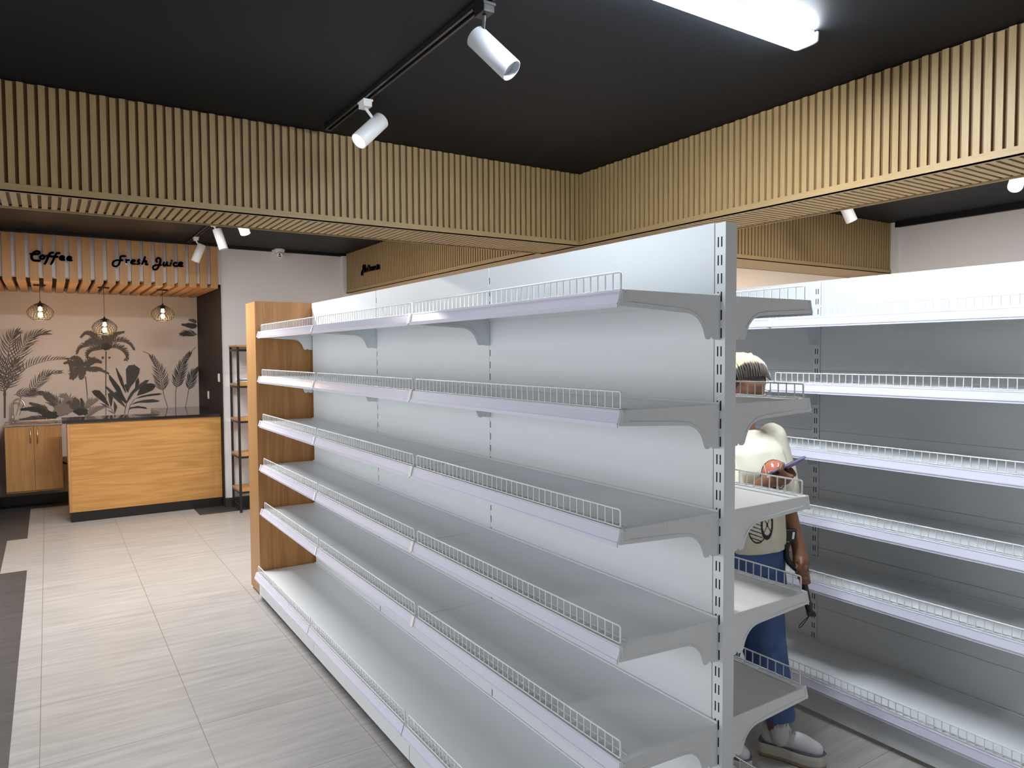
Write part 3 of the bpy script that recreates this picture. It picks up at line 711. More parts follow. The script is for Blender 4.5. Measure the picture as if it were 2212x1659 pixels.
MURAL_LEAVES=[[3,[[-0.783,1.488],[-0.754,1.536],[-0.698,1.54],[-0.694,1.551],[-0.686,1.536],[-0.635,1.495],[-0.645,1.436],[-0.679,1.361],[-0.744,1.273],[-0.766,1.215],[-0.779,1.301]]],[0,[[-0.888,1.505],[-0.88,1.507],[-0.854,1.449],[-0.824,1.391],[-0.807,1.31],[-0.785,1.212],[-0.797,1.217],[-0.838,1.311],[-0.867,1.401]]],[0,[[-0.963,1.431],[-0.944,1.416],[-0.903,1.362],[-0.85,1.281],[-0.818,1.186],[-0.78,1.104],[-0.8,1.087],[-0.864,1.188],[-0.924,1.305],[-0.957,1.376]]],[3,[[-1.003,1.305],[-0.974,1.284],[-0.91,1.22],[-0.858,1.152],[-0.805,1.07],[-0.798,1.038],[-0.863,1.099],[-0.935,1.181],[-0.99,1.271]]],[0,[[-0.906,1.227],[-0.871,1.223],[-0.838,1.165],[-0.812,1.106],[-0.881,1.166]]],[0,[[-1.139,1.241],[-1.105,1.255],[-1.059,1.247],[-1.011,1.184],[-0.979,1.104],[-0.963,1.052],[-1.014,1.101],[-1.062,1.147],[-1.114,1.197]]],[3,[[-0.976,1.209],[-0.957,1.213],[-0.924,1.159],[-0.937,1.08],[-0.948,1.04],[-0.963,1.107]]],[0,[[-0.803,1.301],[-0.787,1.319],[-0.772,1.274],[-0.762,1.211],[-0.781,1.229]]],[0,[[-0.693,1.258],[-0.683,1.347],[-0.654,1.392],[-0.643,1.333],[-0.665,1.271]]],[3,[[-0.742,1.206],[-0.681,1.28],[-0.578,1.358],[-0.542,1.357],[-0.563,1.322],[-0.641,1.256],[-0.702,1.209],[-0.776,1.095],[-0.797,1.083],[-0.771,1.149]]],[0,[[-0.675,1.172],[-0.641,1.256],[-0.583,1.313],[-0.518,1.318],[-0.478,1.301],[-0.472,1.278],[-0.504,1.234],[-0.582,1.2]]],[0,[[-0.696,1.137],[-0.623,1.17],[-0.521,1.189],[-0.439,1.195],[-0.402,1.185],[-0.448,1.173],[-0.563,1.163]]],[3,[[-0.746,1.067],[-0.685,1.1],[-0.604,1.12],[-0.503,1.125],[-0.429,1.104],[-0.45,1.091],[-0.565,1.086],[-0.653,1.09]]],[0,[[-0.771,1.01],[-0.746,1.036],[-0.666,1.05],[-0.586,1.033],[-0.566,1.01],[-0.655,1.027],[-0.727,1.026]]],[0,[[-1.059,1.103],[-1.014,1.083],[-0.961,1.041],[-0.95,1.032],[-1.014,1.065]]],[3,[[-0.917,1.123],[-0.887,1.064],[-0.884,1.042],[-0.913,0.963],[-0.919,1.035]]],[0,[[-0.985,1.02],[-0.943,0.996],[-0.924,0.968],[-0.962,1.001]]],[0,[[-0.917,1.757],[-0.929,1.745],[-0.945,1.733],[-0.949,1.716],[-0.96,1.722],[-0.979,1.714],[-0.993,1.71],[-1.009,1.728],[-1.028,1.73],[-1.028,1.742],[-1.021,1.757],[-1.026,1.771],[-1.027,1.783],[-1.008,1.785],[-0.99,1.803],[-0.977,1.799],[-0.959,1.792],[-0.947,1.797],[-0.944,1.781],[-0.93,1.769]]],[1,[[-1.18,1.494],[-1.174,1.487],[-1.177,1.48],[-1.191,1.469],[-1.199,1.473],[-1.207,1.468],[-1.219,1.466],[-1.224,1.477],[-1.229,1.479],[-1.24,1.486],[-1.243,1.495],[-1.234,1.504],[-1.228,1.512],[-1.227,1.513],[-1.217,1.524],[-1.206,1.521],[-1.198,1.516],[-1.185,1.52],[-1.177,1.509],[-1.179,1.502]]],[1,[[-1.001,1.628],[-1.005,1.624],[-1.008,1.619],[-1.009,1.613],[-1.012,1.615],[-1.017,1.612],[-1.02,1.611],[-1.025,1.618],[-1.029,1.618],[-1.029,1.623],[-1.028,1.628],[-1.03,1.634],[-1.029,1.638],[-1.024,1.639],[-1.02,1.646],[-1.016,1.644],[-1.012,1.641],[-1.009,1.643],[-1.008,1.637],[-1.003,1.633]]],[1,[[-0.934,1.628],[-0.938,1.624],[-0.94,1.621],[-0.94,1.615],[-0.944,1.617],[-0.949,1.615],[-0.953,1.614],[-0.958,1.619],[-0.961,1.62],[-0.96,1.623],[-0.96,1.628],[-0.963,1.632],[-0.961,1.636],[-0.955,1.636],[-0.952,1.642],[-0.948,1.641],[-0.944,1.638],[-0.942,1.64],[-0.939,1.635],[-0.935,1.631]]],[0,[[-1.19,1.005],[-1.182,0.994],[-1.181,0.983],[-1.206,0.969],[-1.231,0.975],[-1.249,0.969],[-1.274,0.967],[-1.29,0.984],[-1.295,0.986],[-1.313,0.998],[-1.33,1.011],[-1.315,1.024],[-1.293,1.034],[-1.287,1.035],[-1.272,1.051],[-1.247,1.046],[-1.229,1.038],[-1.206,1.042],[-1.18,1.026],[-1.179,1.015]]],[2,[[-1.326,1.035],[-1.33,1.017],[-1.365,1.0],[-1.385,0.975],[-1.4,0.984],[-1.432,0.974],[-1.458,0.969],[-1.479,0.998],[-1.515,1.003],[-1.531,1.022],[-1.512,1.044],[-1.506,1.066],[-1.513,1.085],[-1.491,1.088],[-1.454,1.114],[-1.429,1.107],[-1.397,1.093],[-1.367,1.101],[-1.363,1.074],[-1.354,1.055]]],[0,[[-1.476,0.981],[-1.464,0.968],[-1.485,0.957],[-1.512,0.942],[-1.527,0.948],[-1.549,0.942],[-1.574,0.939],[-1.585,0.958],[-1.607,0.961],[-1.632,0.974],[-1.627,0.988],[-1.607,1.002],[-1.605,1.013],[-1.599,1.015],[-1.571,1.032],[-1.547,1.027],[-1.525,1.018],[-1.495,1.022],[-1.483,1.005],[-1.488,0.993]]]]
MURAL_STEMS=[[1,0.013,[[-0.982,1.703],[-0.988,1.483],[-0.998,1.188]]],[1,0.008,[[-0.991,1.307],[-1.002,0.955]]],[1,0.012,[[-1.195,1.412],[-1.192,1.365],[-1.183,1.194]]],[1,0.008,[[-1.192,1.377],[-1.182,1.135]]],[1,0.03,[[-1.962,1.248],[-1.963,1.217]]],[1,0.022,[[-1.961,1.267],[-1.969,0.973]]],[0,0.007,[[-0.387,1.21],[-0.378,1.153],[-0.357,1.075]]],[0,0.007,[[-0.246,1.23],[-0.251,1.157],[-0.253,1.07]]],[0,0.007,[[-0.106,1.213],[-0.115,1.152],[-0.132,1.065]]],[0,0.007,[[-0.357,1.075],[-0.344,1.017]]],[0,0.007,[[-0.253,1.07],[-0.254,1.013]]],[0,0.007,[[-0.132,1.065],[-0.145,1.008]]],[0,0.007,[[-0.498,1.629],[-0.54,1.674],[-0.597,1.698]]],[0,0.007,[[-0.088,1.667],[-0.01,1.75]]],[1,0.009,[[-0.785,1.082],[-0.812,0.954]]],[1,0.007,[[-0.746,1.067],[-0.776,0.952]]],[1,0.007,[[-0.696,1.137],[-0.746,1.067]]],[1,0.007,[[-0.948,1.04],[-0.913,0.959]]],[1,0.006,[[-1.79,1.131],[-1.836,0.999]]],[1,0.006,[[-1.815,1.207],[-1.866,0.996]]]]
LETTERS={"coffee":[[[-1.663,2.605],[-1.64,2.605],[-1.612,2.608],[-1.596,2.616],[-1.595,2.629],[-1.609,2.635],[-1.627,2.629],[-1.644,2.611],[-1.654,2.591],[-1.657,2.572],[-1.651,2.556],[-1.639,2.547],[-1.618,2.546],[-1.594,2.547]],[[-1.573,2.598],[-1.585,2.591],[-1.589,2.576],[-1.583,2.565],[-1.57,2.566],[-1.558,2.576],[-1.556,2.591],[-1.565,2.598],[-1.573,2.598]],[[-1.486,2.631],[-1.5,2.627],[-1.513,2.617],[-1.525,2.59],[-1.54,2.551],[-1.555,2.52]],[[-1.538,2.596],[-1.515,2.596],[-1.495,2.593]],[[-1.435,2.63],[-1.454,2.628],[-1.462,2.618],[-1.475,2.589],[-1.49,2.55],[-1.507,2.518]],[[-1.495,2.593],[-1.469,2.593],[-1.451,2.593]],[[-1.429,2.585],[-1.408,2.584],[-1.399,2.592],[-1.406,2.601],[-1.418,2.601],[-1.429,2.59],[-1.43,2.575],[-1.419,2.568],[-1.395,2.568]],[[-1.371,2.584],[-1.349,2.584],[-1.34,2.591],[-1.347,2.6],[-1.359,2.6],[-1.369,2.589],[-1.371,2.574],[-1.36,2.567],[-1.335,2.567]]],"fresh_juice":[[[-0.878,2.638],[-0.916,2.635],[-0.923,2.605],[-0.93,2.575],[-0.944,2.544],[-0.964,2.532],[-0.985,2.538],[-0.991,2.556],[-0.983,2.579],[-0.956,2.593],[-0.93,2.595],[-0.903,2.597]],[[-0.877,2.612],[-0.867,2.59]],[[-0.874,2.582],[-0.867,2.599],[-0.847,2.602]],[[-0.867,2.597],[-0.871,2.567]],[[-0.827,2.585],[-0.804,2.59],[-0.795,2.6],[-0.807,2.605],[-0.82,2.598],[-0.829,2.581],[-0.821,2.568],[-0.792,2.568]],[[-0.759,2.612],[-0.77,2.592],[-0.757,2.586],[-0.754,2.573],[-0.777,2.567]],[[-0.759,2.61],[-0.749,2.605]],[[-0.703,2.642],[-0.719,2.599],[-0.734,2.565]],[[-0.724,2.588],[-0.709,2.6],[-0.695,2.603],[-0.692,2.594],[-0.699,2.574],[-0.693,2.568],[-0.681,2.57]],[[-0.596,2.6],[-0.602,2.615],[-0.598,2.63],[-0.581,2.641],[-0.564,2.632],[-0.564,2.609],[-0.576,2.571],[-0.59,2.539],[-0.608,2.523],[-0.629,2.525],[-0.633,2.548],[-0.614,2.564],[-0.586,2.569],[-0.558,2.572]],[[-0.53,2.6],[-0.537,2.577],[-0.53,2.568],[-0.513,2.574],[-0.502,2.602]],[[-0.502,2.602],[-0.506,2.575],[-0.492,2.568]],[[-0.463,2.601],[-0.474,2.569]],[[-0.458,2.622],[-0.457,2.621]],[[-0.413,2.602],[-0.424,2.605],[-0.437,2.595],[-0.441,2.579],[-0.432,2.57],[-0.407,2.57]],[[-0.391,2.588],[-0.369,2.591],[-0.358,2.601],[-0.367,2.609],[-0.385,2.604],[-0.394,2.584],[-0.384,2.571],[-0.357,2.572]]],"patisserie":[[[6.229,2.597],[6.228,2.619],[6.188,2.626],[6.169,2.613],[6.179,2.592],[6.23,2.579]],[[6.188,2.615],[6.22,2.578],[6.241,2.543],[6.267,2.527],[6.281,2.543],[6.26,2.567],[6.23,2.579]],[[6.14,2.588],[6.165,2.579],[6.166,2.561],[6.141,2.563],[6.13,2.587],[6.131,2.558]],[[6.071,2.613],[6.086,2.582],[6.092,2.558]],[[6.115,2.593],[6.052,2.59]],[[6.043,2.589],[6.049,2.561]],[[6.047,2.604],[6.046,2.602]],[[5.995,2.584],[6.019,2.576],[5.996,2.562],[6.01,2.553]],[[5.952,2.583],[5.976,2.575],[5.953,2.562],[5.972,2.553]],[[5.934,2.563],[5.901,2.571],[5.91,2.582],[5.934,2.57],[5.925,2.552],[5.902,2.553]],[[5.883,2.551],[5.878,2.575],[5.845,2.579]],[[5.832,2.549],[5.827,2.577]],[[5.825,2.591],[5.824,2.59]],[[5.809,2.565],[5.777,2.568],[5.781,2.583],[5.804,2.575],[5.805,2.554],[5.768,2.552]],[[6.191,2.551],[6.073,2.554],[5.939,2.55],[5.773,2.547]]]}
def smooth_path(pts, n=6):
    if len(pts) < 3: return [Vector((p[0], p[1])) for p in pts]
    P = [Vector((p[0], p[1])) for p in pts]
    out = []
    for i in range(len(P)-1):
        p0 = P[max(i-1,0)]; p1 = P[i]; p2 = P[i+1]; p3 = P[min(i+2,len(P)-1)]
        for k in range(n):
            t_ = k/n
            out.append(0.5*((2*p1)+(p2-p0)*t_+(2*p0-5*p1+4*p2-p3)*t_*t_+(3*p1-p0-3*p2+p3)*t_**3))
    out.append(P[-1])
    return out
def lettering(name, strokes, width, depth, to3, label, m, n=6):
    b = MB()
    for st in strokes:
        pts = smooth_path(st, n); hw = width/2
        def slab(poly):
            k = len(poly)
            vs = [to3(p, 0.0) for p in poly] + [to3(p, depth) for p in poly]
            b.add(vs, [tuple(range(k)), tuple(range(2*k-1, k-1, -1))] + [(i, k+i, k+(i+1) % k, (i+1) % k) for i in range(k)])
        for p, q in zip(pts[:-1], pts[1:]):
            d = q-p
            if d.length < 1e-6: continue
            nn = Vector((-d.y, d.x)).normalized()*hw
            slab([p-nn, q-nn, q+nn, p+nn])
        for p in pts: slab([p + hw*Vector((math.cos(2*PI*i/10), math.sin(2*PI*i/10))) for i in range(10)])
    o = fix_normals(b.build(name, m))
    return tag(o, label, 'sign lettering', 'word signs')
M_ACRYL = mat('black_acrylic', (0.006,0.006,0.007), 0.12, spec=0.6)
lettering('word_sign', LETTERS['coffee'], 0.0205, 0.014, lambda p, d: (p[0], 6.7845+d, p[1]), 'black cursive word Coffee on the oak boards', M_ACRYL)
lettering('word_sign', LETTERS['fresh_juice'], 0.019, 0.014, lambda p, d: (p[0], 6.7845+d, p[1]), 'black cursive words Fresh Juice on the oak boards', M_ACRYL)
lettering('word_sign', LETTERS['patisserie'], 0.0185, 0.014, lambda p, d: (1.3845+d, p[0], p[1]), 'small black cursive word Patisserie on the rear slatted beam', M_ACRYL)

MS = [mat('mural_dark', (0.055,0.060,0.062), 0.8), mat('mural_mid', (0.115,0.108,0.105), 0.8), mat('mural_light', (0.26,0.24,0.23), 0.8), mat('mural_slate', (0.075,0.083,0.085), 0.8, noise=0.35, nscale=14)]
b = MB(); ZL = [0]
YM = 8.2745
XMAX, XMIN, ZMIN, ZMAX = 0.0125, -2.038, 0.13, 2.34
def clampx(p): return (min(max(p[0], XMIN), XMAX), p[1])
def flat(poly, sh):
    if all(p[0] > XMAX or p[0] < XMIN for p in poly): return
    ZL[0] += 1
    y = YM - 0.0004 - 0.0000012*ZL[0]
    poly = [clampx(p) for p in poly]
    b.add([(p[0], y, p[1]) for p in poly], [tuple(range(len(poly)))], sh)
def strip(pts, w0, w1, sh):
    pts = [Vector((p[0], p[1])) for p in pts]; n = len(pts); Lp = []; Rp = []
    for i, p in enumerate(pts):
        d = (pts[min(i+1,n-1)] - pts[max(i-1,0)]).normalized(); nn = Vector((-d.y, d.x)); ww = (w0+(w1-w0)*i/(n-1))/2
        Lp.append(p+nn*ww); Rp.append(p-nn*ww)
    for i in range(n-1): flat([Lp[i], Lp[i+1], Rp[i+1], Rp[i]], sh)
def leaflet(p, ang, ln, wid, bend, sh):
    pts = []; a = ang; q = Vector(p)
    for i in range(5):
        pts.append(q.copy()); q = q + Vector((math.cos(a), math.sin(a)))*ln/4; a += bend/4
    prof = [0.35, 1.0, 0.9, 0.6, 0.08]; Lp = []; Rp = []
    for i, p_ in enumerate(pts):
        d = (pts[min(i+1,4)] - pts[max(i-1,0)]).normalized(); nn = Vector((-d.y, d.x))*wid*prof[i]/2
        Lp.append(p_+nn); Rp.append(p_-nn)
    for i in range(4): flat([Lp[i], Lp[i+1], Rp[i+1], Rp[i]], sh)
rnd = random.Random(3)
for (sh, w_, pts) in MURAL_STEMS: strip(smooth_path(pts, 5), w_, w_*0.8, sh)
for (sh, ln, n, ang, sides, wk, pts) in MURAL_FRONDS:
    sp = smooth_path(pts, 10); strip(sp, 0.0065, 0.003, sh)
    m_ = len(sp)-1
    for i in range(n):
        u = 0.10 + 0.90*i/(n-1); f = u*m_; i0 = min(int(f), m_-1); p = sp[i0].lerp(sp[i0+1], f-i0); d = (sp[i0+1]-sp[i0])
        a0 = math.atan2(d.y, d.x)
        env = (0.55+0.45*math.sin(PI*min(1, u*1.25+0.08)))*(1.0 if u < 0.8 else 1.0-1.6*(u-0.8))
        for s in (1, -1):
            if sides == 1 and s == (-1 if d.x >= 0 else 1) and abs(ang) >= 65: continue
            if sides == -1 and s == (-1 if d.x >= 0 else 1): continue
            a = a0 + s*math.radians(ang)*(1-0.45*u) + rnd.uniform(-0.07, 0.07)
            leaflet(p, a, ln*env*rnd.uniform(0.88, 1.08), 0.0105*wk, -s*rnd.uniform(0.2, 0.7), sh)
for (sh, pts) in MURAL_LEAVES: flat(pts, sh)
o = b.build('wall_mural', MS)
tag(o, 'grey tropical plant picture printed on the coffee corner rear wall', 'mural')

# ------------------------------------------------------------------ person
PO = Vector((0.775, 0.555, 0.0))
person = thing('person', 'person in cream T-shirt, blue jeans and white shoes looking down at a phone in aisle', 'person', PO)
def wl(p): return Vector(p) - PO                     # world -> person coordinates
class Blob:
    """rounded limbs and lumps that are merged into one skin"""
    def __init__(s): s.b = MB()
    def limb(s, pts, rs, n=14, flat=None):
        pts = [Vector(p) for p in pts]
        for i in range(len(pts)-1):
            p, q = pts[i], pts[i+1]; d = q-p; ln = d.length
            if ln < 1e-6: continue
            d.normalize(); k = 5; prof = []
            for j in range(k): a = PI/2*j/k; prof.append((max(rs[i]*math.sin(a), 0.0004), -rs[i]*math.cos(a)))
            for j in range(5): u = j/4; prof.append((rs[i]+(rs[i+1]-rs[i])*u, ln*u))
            for j in range(1, k+1): a = PI/2*j/k; prof.append((max(rs[i+1]*math.cos(a), 0.0004), ln+rs[i+1]*math.sin(a)))
            s.b.lathe(prof, n, p, d)
    def egg(s, c, r, rot=None, n=20):
        c = Vector(c); vs = []; fs = []; m_ = n//2
        R = rot or Matrix.Identity(3)
        for i in range(m_+1):
            t_ = PI*i/m_
            for j in range(n):
                a = 2*PI*j/n
                vs.append(c + R @ Vector((r[0]*max(math.sin(t_),0.002)*math.cos(a), r[1]*max(math.sin(t_),0.002)*math.sin(a), r[2]*math.cos(t_))))
        for i in range(m_):
            for j in range(n): fs.append((i*n+j, (i+1)*n+j, (i+1)*n+(j+1) % n, i*n+(j+1) % n))
        s.b.add(vs, fs, 0, True)
        s.b.add(vs[:n], [tuple(range(n-1,-1,-1))]); s.b.add(vs[-n:], [tuple(range(n))])
    def rings(s, rows, n=24):
        """closed trunk from (centre, half width, half depth, turn) rows"""
        vs = []; fs = []
        for (c, rx, ry, tz) in rows:
            for j in range(n):
                a = 2*PI*j/n; x = rx*math.copysign(abs(math.cos(a))**0.85, math.cos(a)); y = ry*math.copysign(abs(math.sin(a))**0.85, math.sin(a))
                vs.append((c[0]+x*math.cos(tz)-y*math.sin(tz), c[1]+x*math.sin(tz)+y*math.cos(tz), c[2]))
        for i in range(len(rows)-1):
            for j in range(n): fs.append((i*n+j, i*n+(j+1) % n, (i+1)*n+(j+1) % n, (i+1)*n+j))
        fs.append(tuple(range(n-1,-1,-1))); k = (len(rows)-1)*n; fs.append(tuple(range(k, k+n)))
        s.b.add(vs, fs, 0, True)
    def skin(s, name, m, parent, voxel=0.006, smooth=6, wrinkle=0.0, wscale=14.0):
        o = s.b.build(name, m); fix_normals(o)
        md = o.modifiers.new('r', 'REMESH'); md.mode = 'VOXEL'; md.voxel_size = voxel; md.use_smooth_shade = True
        if smooth: sm = o.modifiers.new('s', 'SMOOTH'); sm.factor = 0.5; sm.iterations = smooth
        dg = bpy.context.evaluated_depsgraph_get(); dg.update()
        me = bpy.data.meshes.new_from_object(o.evaluated_get(dg)); me.name = name
        o.modifiers.clear(); old = o.data; o.data = me; bpy.data.meshes.remove(old)
        if wrinkle:
            from mathutils import noise
            me.update()
            ns = [v.normal.copy() for v in me.vertices]
            for v, nn in zip(me.vertices, ns):
                c = v.co
                h = noise.noise(Vector((c.x*wscale, c.y*wscale, c.z*wscale*0.7))) + 0.5*noise.noise(Vector((c.x*wscale*2.3+5, c.y*wscale*2.3, c.z*wscale*1.7)))
                v.co = c + nn*h*wrinkle
        for p in me.polygons: p.use_smooth = True
        me.materials.clear(); me.materials.append(m)
        me.update()
        o.parent = parent
        return o
M_SKIN = mat('skin', (0.20, 0.088, 0.045), 0.42, spec=0.45, noise=0.12, nscale=9)
M_SHIRT = mat('cream_cotton', (0.70, 0.66, 0.53), 0.85, noise=0.03, nscale=12)
M_JEANS = mat('blue_denim', (0.052, 0.098, 0.235), 0.85, noise=0.28, nscale=11, bump=0.3, bscale=420)
M_HAIRB = mat('blonde_hair', (0.68, 0.51, 0.27), 0.55, noise=0.12, nscale=60)
M_HAIRD = mat('dark_hair', (0.035, 0.025, 0.020), 0.5)
M_SHOE = mat('white_canvas', (0.68, 0.68, 0.68), 0.7)
M_SOLE = mat('cream_rubber', (0.60, 0.58, 0.50), 0.6, noise=0.05, nscale=20)
M_GUM = mat('gum_rubber', (0.36, 0.23, 0.12), 0.6)
TZ = math.radians(-12)
c_, s_ = math.cos(TZ), math.sin(TZ)
def B(x, y, z): return Vector((x*c_-y*s_, x*s_+y*c_, z))     # body axes: x her left, y back, z up

# head frame: bowed forward, turned a little
HC = wl((0.770, 0.553, 1.512))
HR = Matrix.Rotation(math.radians(-16), 3, 'Z') @ Matrix.Rotation(math.radians(34), 3, 'X')   # -y is the face
def Hd(x, y, z): return HC + HR @ Vector((x, y, z))
neckb = B(0.0, 0.015, 1.335)
sh_l, sh_r = B(0.152, 0.005, 1.298), B(-0.152, 0.005, 1.298)
el_l, wr_l, pa_l = wl((0.948,0.490,1.040)), wl((0.951,0.424,0.868)), wl((0.945,0.410,0.812))
el_r, wr_r, pa_r = wl((0.590,0.455,1.060)), wl((0.668,0.352,1.172)), wl((0.715,0.322,1.182))
hip_l, hip_r = B(0.085, 0.0, 0.86), B(-0.085, 0.0, 0.86)
kn_l, an_l = wl((0.835,0.498,0.500)), wl((0.888,0.470,0.125))
kn_r, an_r = wl((0.690,0.590,0.490)), wl((0.672,0.640,0.125))
bd = Blob()
bd.egg(HC, (0.076, 0.094, 0.100), HR)
bd.egg(Hd(0, -0.030, -0.055), (0.058, 0.062, 0.075), HR)
bd.egg(Hd(0, -0.062, -0.108), (0.030, 0.024, 0.020), HR)                       # chin
bd.limb([Hd(0,-0.094,-0.010), Hd(0,-0.108,-0.042)], [0.008, 0.014]); bd.egg(Hd(0.012,-0.098,-0.046), (0.009,0.009,0.008), HR); bd.egg(Hd(-0.012,-0.098,-0.046), (0.009,0.009,0.008), HR)
bd.limb([Hd(-0.020,-0.086,-0.073), Hd(0,-0.093,-0.070), Hd(0.020,-0.086,-0.073)], [0.005,0.0075,0.005]); bd.limb([Hd(-0.018,-0.085,-0.083), Hd(0,-0.091,-0.084), Hd(0.018,-0.085,-0.083)], [0.005,0.008,0.005])
bd.limb([Hd(-0.046,-0.072,0.006), Hd(-0.02,-0.088,0.010), Hd(0.02,-0.088,0.010), Hd(0.046,-0.072,0.006)], [0.008,0.010,0.010,0.008])
for s in (-1, 1):
    bd.egg(Hd(0.040*s,-0.068,-0.042), (0.022,0.020,0.020), HR)
    bd.egg(Hd(0.078*s, 0.006,-0.030), (0.008,0.018,0.030), HR)
bd.limb([Hd(0, 0.025, -0.050), neckb, B(0,0.02,1.29)], [0.056, 0.056, 0.075])
bd.rings([(B(0,0.0,0.80),0.155,0.105,TZ),(B(0,0,0.88),0.160,0.108,TZ),(B(0,0.0,1.00),0.130,0.092,TZ),(B(0,-0.005,1.12),0.135,0.098,TZ),(B(0,0.0,1.22),0.142,0.100,TZ),(B(0,0.01,1.30),0.120,0.070,TZ),(B(0,0.012,1.335),0.060,0.055,TZ)])
bd.limb([sh_l, el_l, wr_l], [0.050, 0.040, 0.027]); bd.limb([sh_r, el_r, wr_r], [0.050, 0.040, 0.027])
bd.limb([hip_l, kn_l, an_l], [0.080, 0.055, 0.036]); bd.limb([hip_r, kn_r, an_r], [0.080, 0.055, 0.036])
# her left hand, closed round the handle of the gimbal
GA = wl((0.932,0.402,0.799)); GBt = wl((0.958,0.376,0.622)); gax = (GBt-GA).normalized()
ax_u = (wr_l-pa_l).normalized()
bd.limb([wr_l, pa_l], [0.026, 0.030]); bd.egg(pa_l + Vector((0.010,0.004,0.0)), (0.024,0.036,0.042))
gcen = lambda t_: GA + gax*t_
outw = Vector((0.80,-0.45,0)).normalized(); frontw = Vector((-0.45,-0.80,0)).normalized()
def curl(base, t_, rad, a0, a1, r0, r1):
    """a finger bent round the handle"""
    pts = [base]
    for i in range(4):
        a = math.radians(a0 + (a1-a0)*i/3)
        pts.append(gcen(t_) + rad*(math.cos(a)*outw + math.sin(a)*frontw))
    bd.limb(pts, [r0, r0, r0*0.96, r0*0.9, r1], 10)
for i, (t_, k) in enumerate(((0.006,0.0092),(0.026,0.0096),(0.046,0.0092),(0.064,0.0080))):
    curl(pa_l + Vector((0.016,-0.010,0.010-0.012*i)), t_, 0.0225, 5, 175-12*i, k, k*0.8)
bd.limb([pa_l+Vector((-0.006,-0.006,0.020)), gcen(-0.012)+frontw*0.026-outw*0.004, gcen(0.010)+frontw*0.026-outw*0.016, gcen(0.026)+frontw*0.020-outw*0.020], [0.013,0.0105,0.0098,0.008], 10)
# her right hand, holding the phone from below
PHC = wl((0.742,0.338,1.216))
pax = (wl((0.795,0.344,1.232)) - wl((0.681,0.298,1.207)));  pax = (wl((0.767,0.363,1.232)) - wl((0.654,0.314,1.205))).normalized()
pay = (wl((0.738,0.381,1.228)) - wl((0.628,0.332,1.203))); 
phx = Vector((0.93,-0.22,0.30)).normalized(); phn = Vector((-0.10,0.55,0.83)); phn = (phn - phx*phn.dot(phx)).normalized(); phy = phn.cross(phx)
bd.limb([wr_r, pa_r], [0.025, 0.027]); bd.egg(pa_r+Vector((0.012,0.002,0.004)), (0.036,0.030,0.016))
for i in range(4):
    o_ = phx*(-0.028+0.019*i)
    base = pa_r + Vector((0.018+0.004*i,-0.002,0.002)) + phx*(-0.008+0.012*i) + phy*0.004
    bd.limb([base, PHC+o_-phn*0.0145+phy*0.012, PHC+o_-phn*0.0135+phy*0.036, PHC+o_+phy*0.0455-phn*0.002, PHC+o_+phy*0.043+phn*0.0085], [0.0088,0.0088,0.0084,0.0078,0.0068], 10)
bd.limb([pa_r+Vector((0.0,-0.012,0.006)), PHC-phx*0.050-phy*0.042-phn*0.006, PHC-phx*0.036-phy*0.044+phn*0.006, PHC-phx*0.020-phy*0.034+phn*0.0115], [0.012,0.0105,0.0095,0.0078], 10)
bd.skin('body', M_SKIN, person, 0.0045, 3)
for s in (-1, 1):
    c = MB(); c.lathe([(0.0006,-0.012),(0.008,-0.0088),(0.0118,0.0),(0.008,0.0088),(0.0006,0.012)], 14, Hd(0.031*s,-0.0775,-0.012), HR @ Vector((0,-1,0)))
    c.build('eye', mat('eye_white', (0.75,0.72,0.70), 0.25), person)
    c = MB(); c.tube([Hd(0.014*s,-0.096,0.018), Hd(0.032*s,-0.092,0.024), Hd(0.050*s,-0.074,0.018)], [0.0035,0.0038,0.002], 6); c.build('eyebrow', M_HAIRD, person)

# hair: dark cap with blonde braids swept back from the hairline
hc = Blob()
hc.egg(Hd(0, 0.014, 0.012), (0.083, 0.096, 0.102), HR)
cap = hc.b.build('hair_cap', M_HAIRD); fix_normals(cap)
bmh = bmesh.new(); bmh.from_mesh(cap.data)
inv = HR.inverted()
kill = [v for v in bmh.verts if (lambda q: q.y < -0.050 and q.z < 0.052 or q.z < -0.045 or (q.y < -0.015 and q.z < -0.02))(inv @ (v.co - HC))]
bmesh.ops.delete(bmh, geom=kill, context='VERTS'); bmh.to_mesh(cap.data); bmh.free(); cap.parent = person
rb = random.Random(11)
br_b, br_d = MB(), MB()
for i in range(30):
    a = math.radians(-100 + 200*i/29)                       # along the hairline, ear to ear
    pts = []
    for k in range(9):
        u = k/8
        lat = math.sin(a)*(0.083*(1-u) + 0.045*u + 0.012*math.sin(PI*u)); 
        th = math.radians(-44 + 150*u) if abs(math.degrees(a)) < 60 else math.radians(-30+132*u)
        yy = math.sin(th)*0.103 + 0.014; zz = math.cos(th)*0.110*math.cos(math.asin(min(0.97, abs(lat)/0.088))*0.9) + 0.010
        yy *= 1.0 - 0.25*abs(math.sin(a))
        pts.append(Hd(lat + rb.uniform(-0.002,0.002), yy, zz + 0.004*math.sin(PI*u) + rb.uniform(-0.0012,0.0012)))
    br_d.tube(pts[:3], [0.0028,0.0040,0.0048], 6)
    br_b.tube(pts[1:6] + [pts[6]+Vector((0,0.004,0.002)), pts[7]+Vector((0,0.006,0)), pts[8]+Vector((0,0.01,-0.01))], [0.0022,0.0052,0.0062,0.0066,0.0066,0.0062,0.006,0.005], 6)
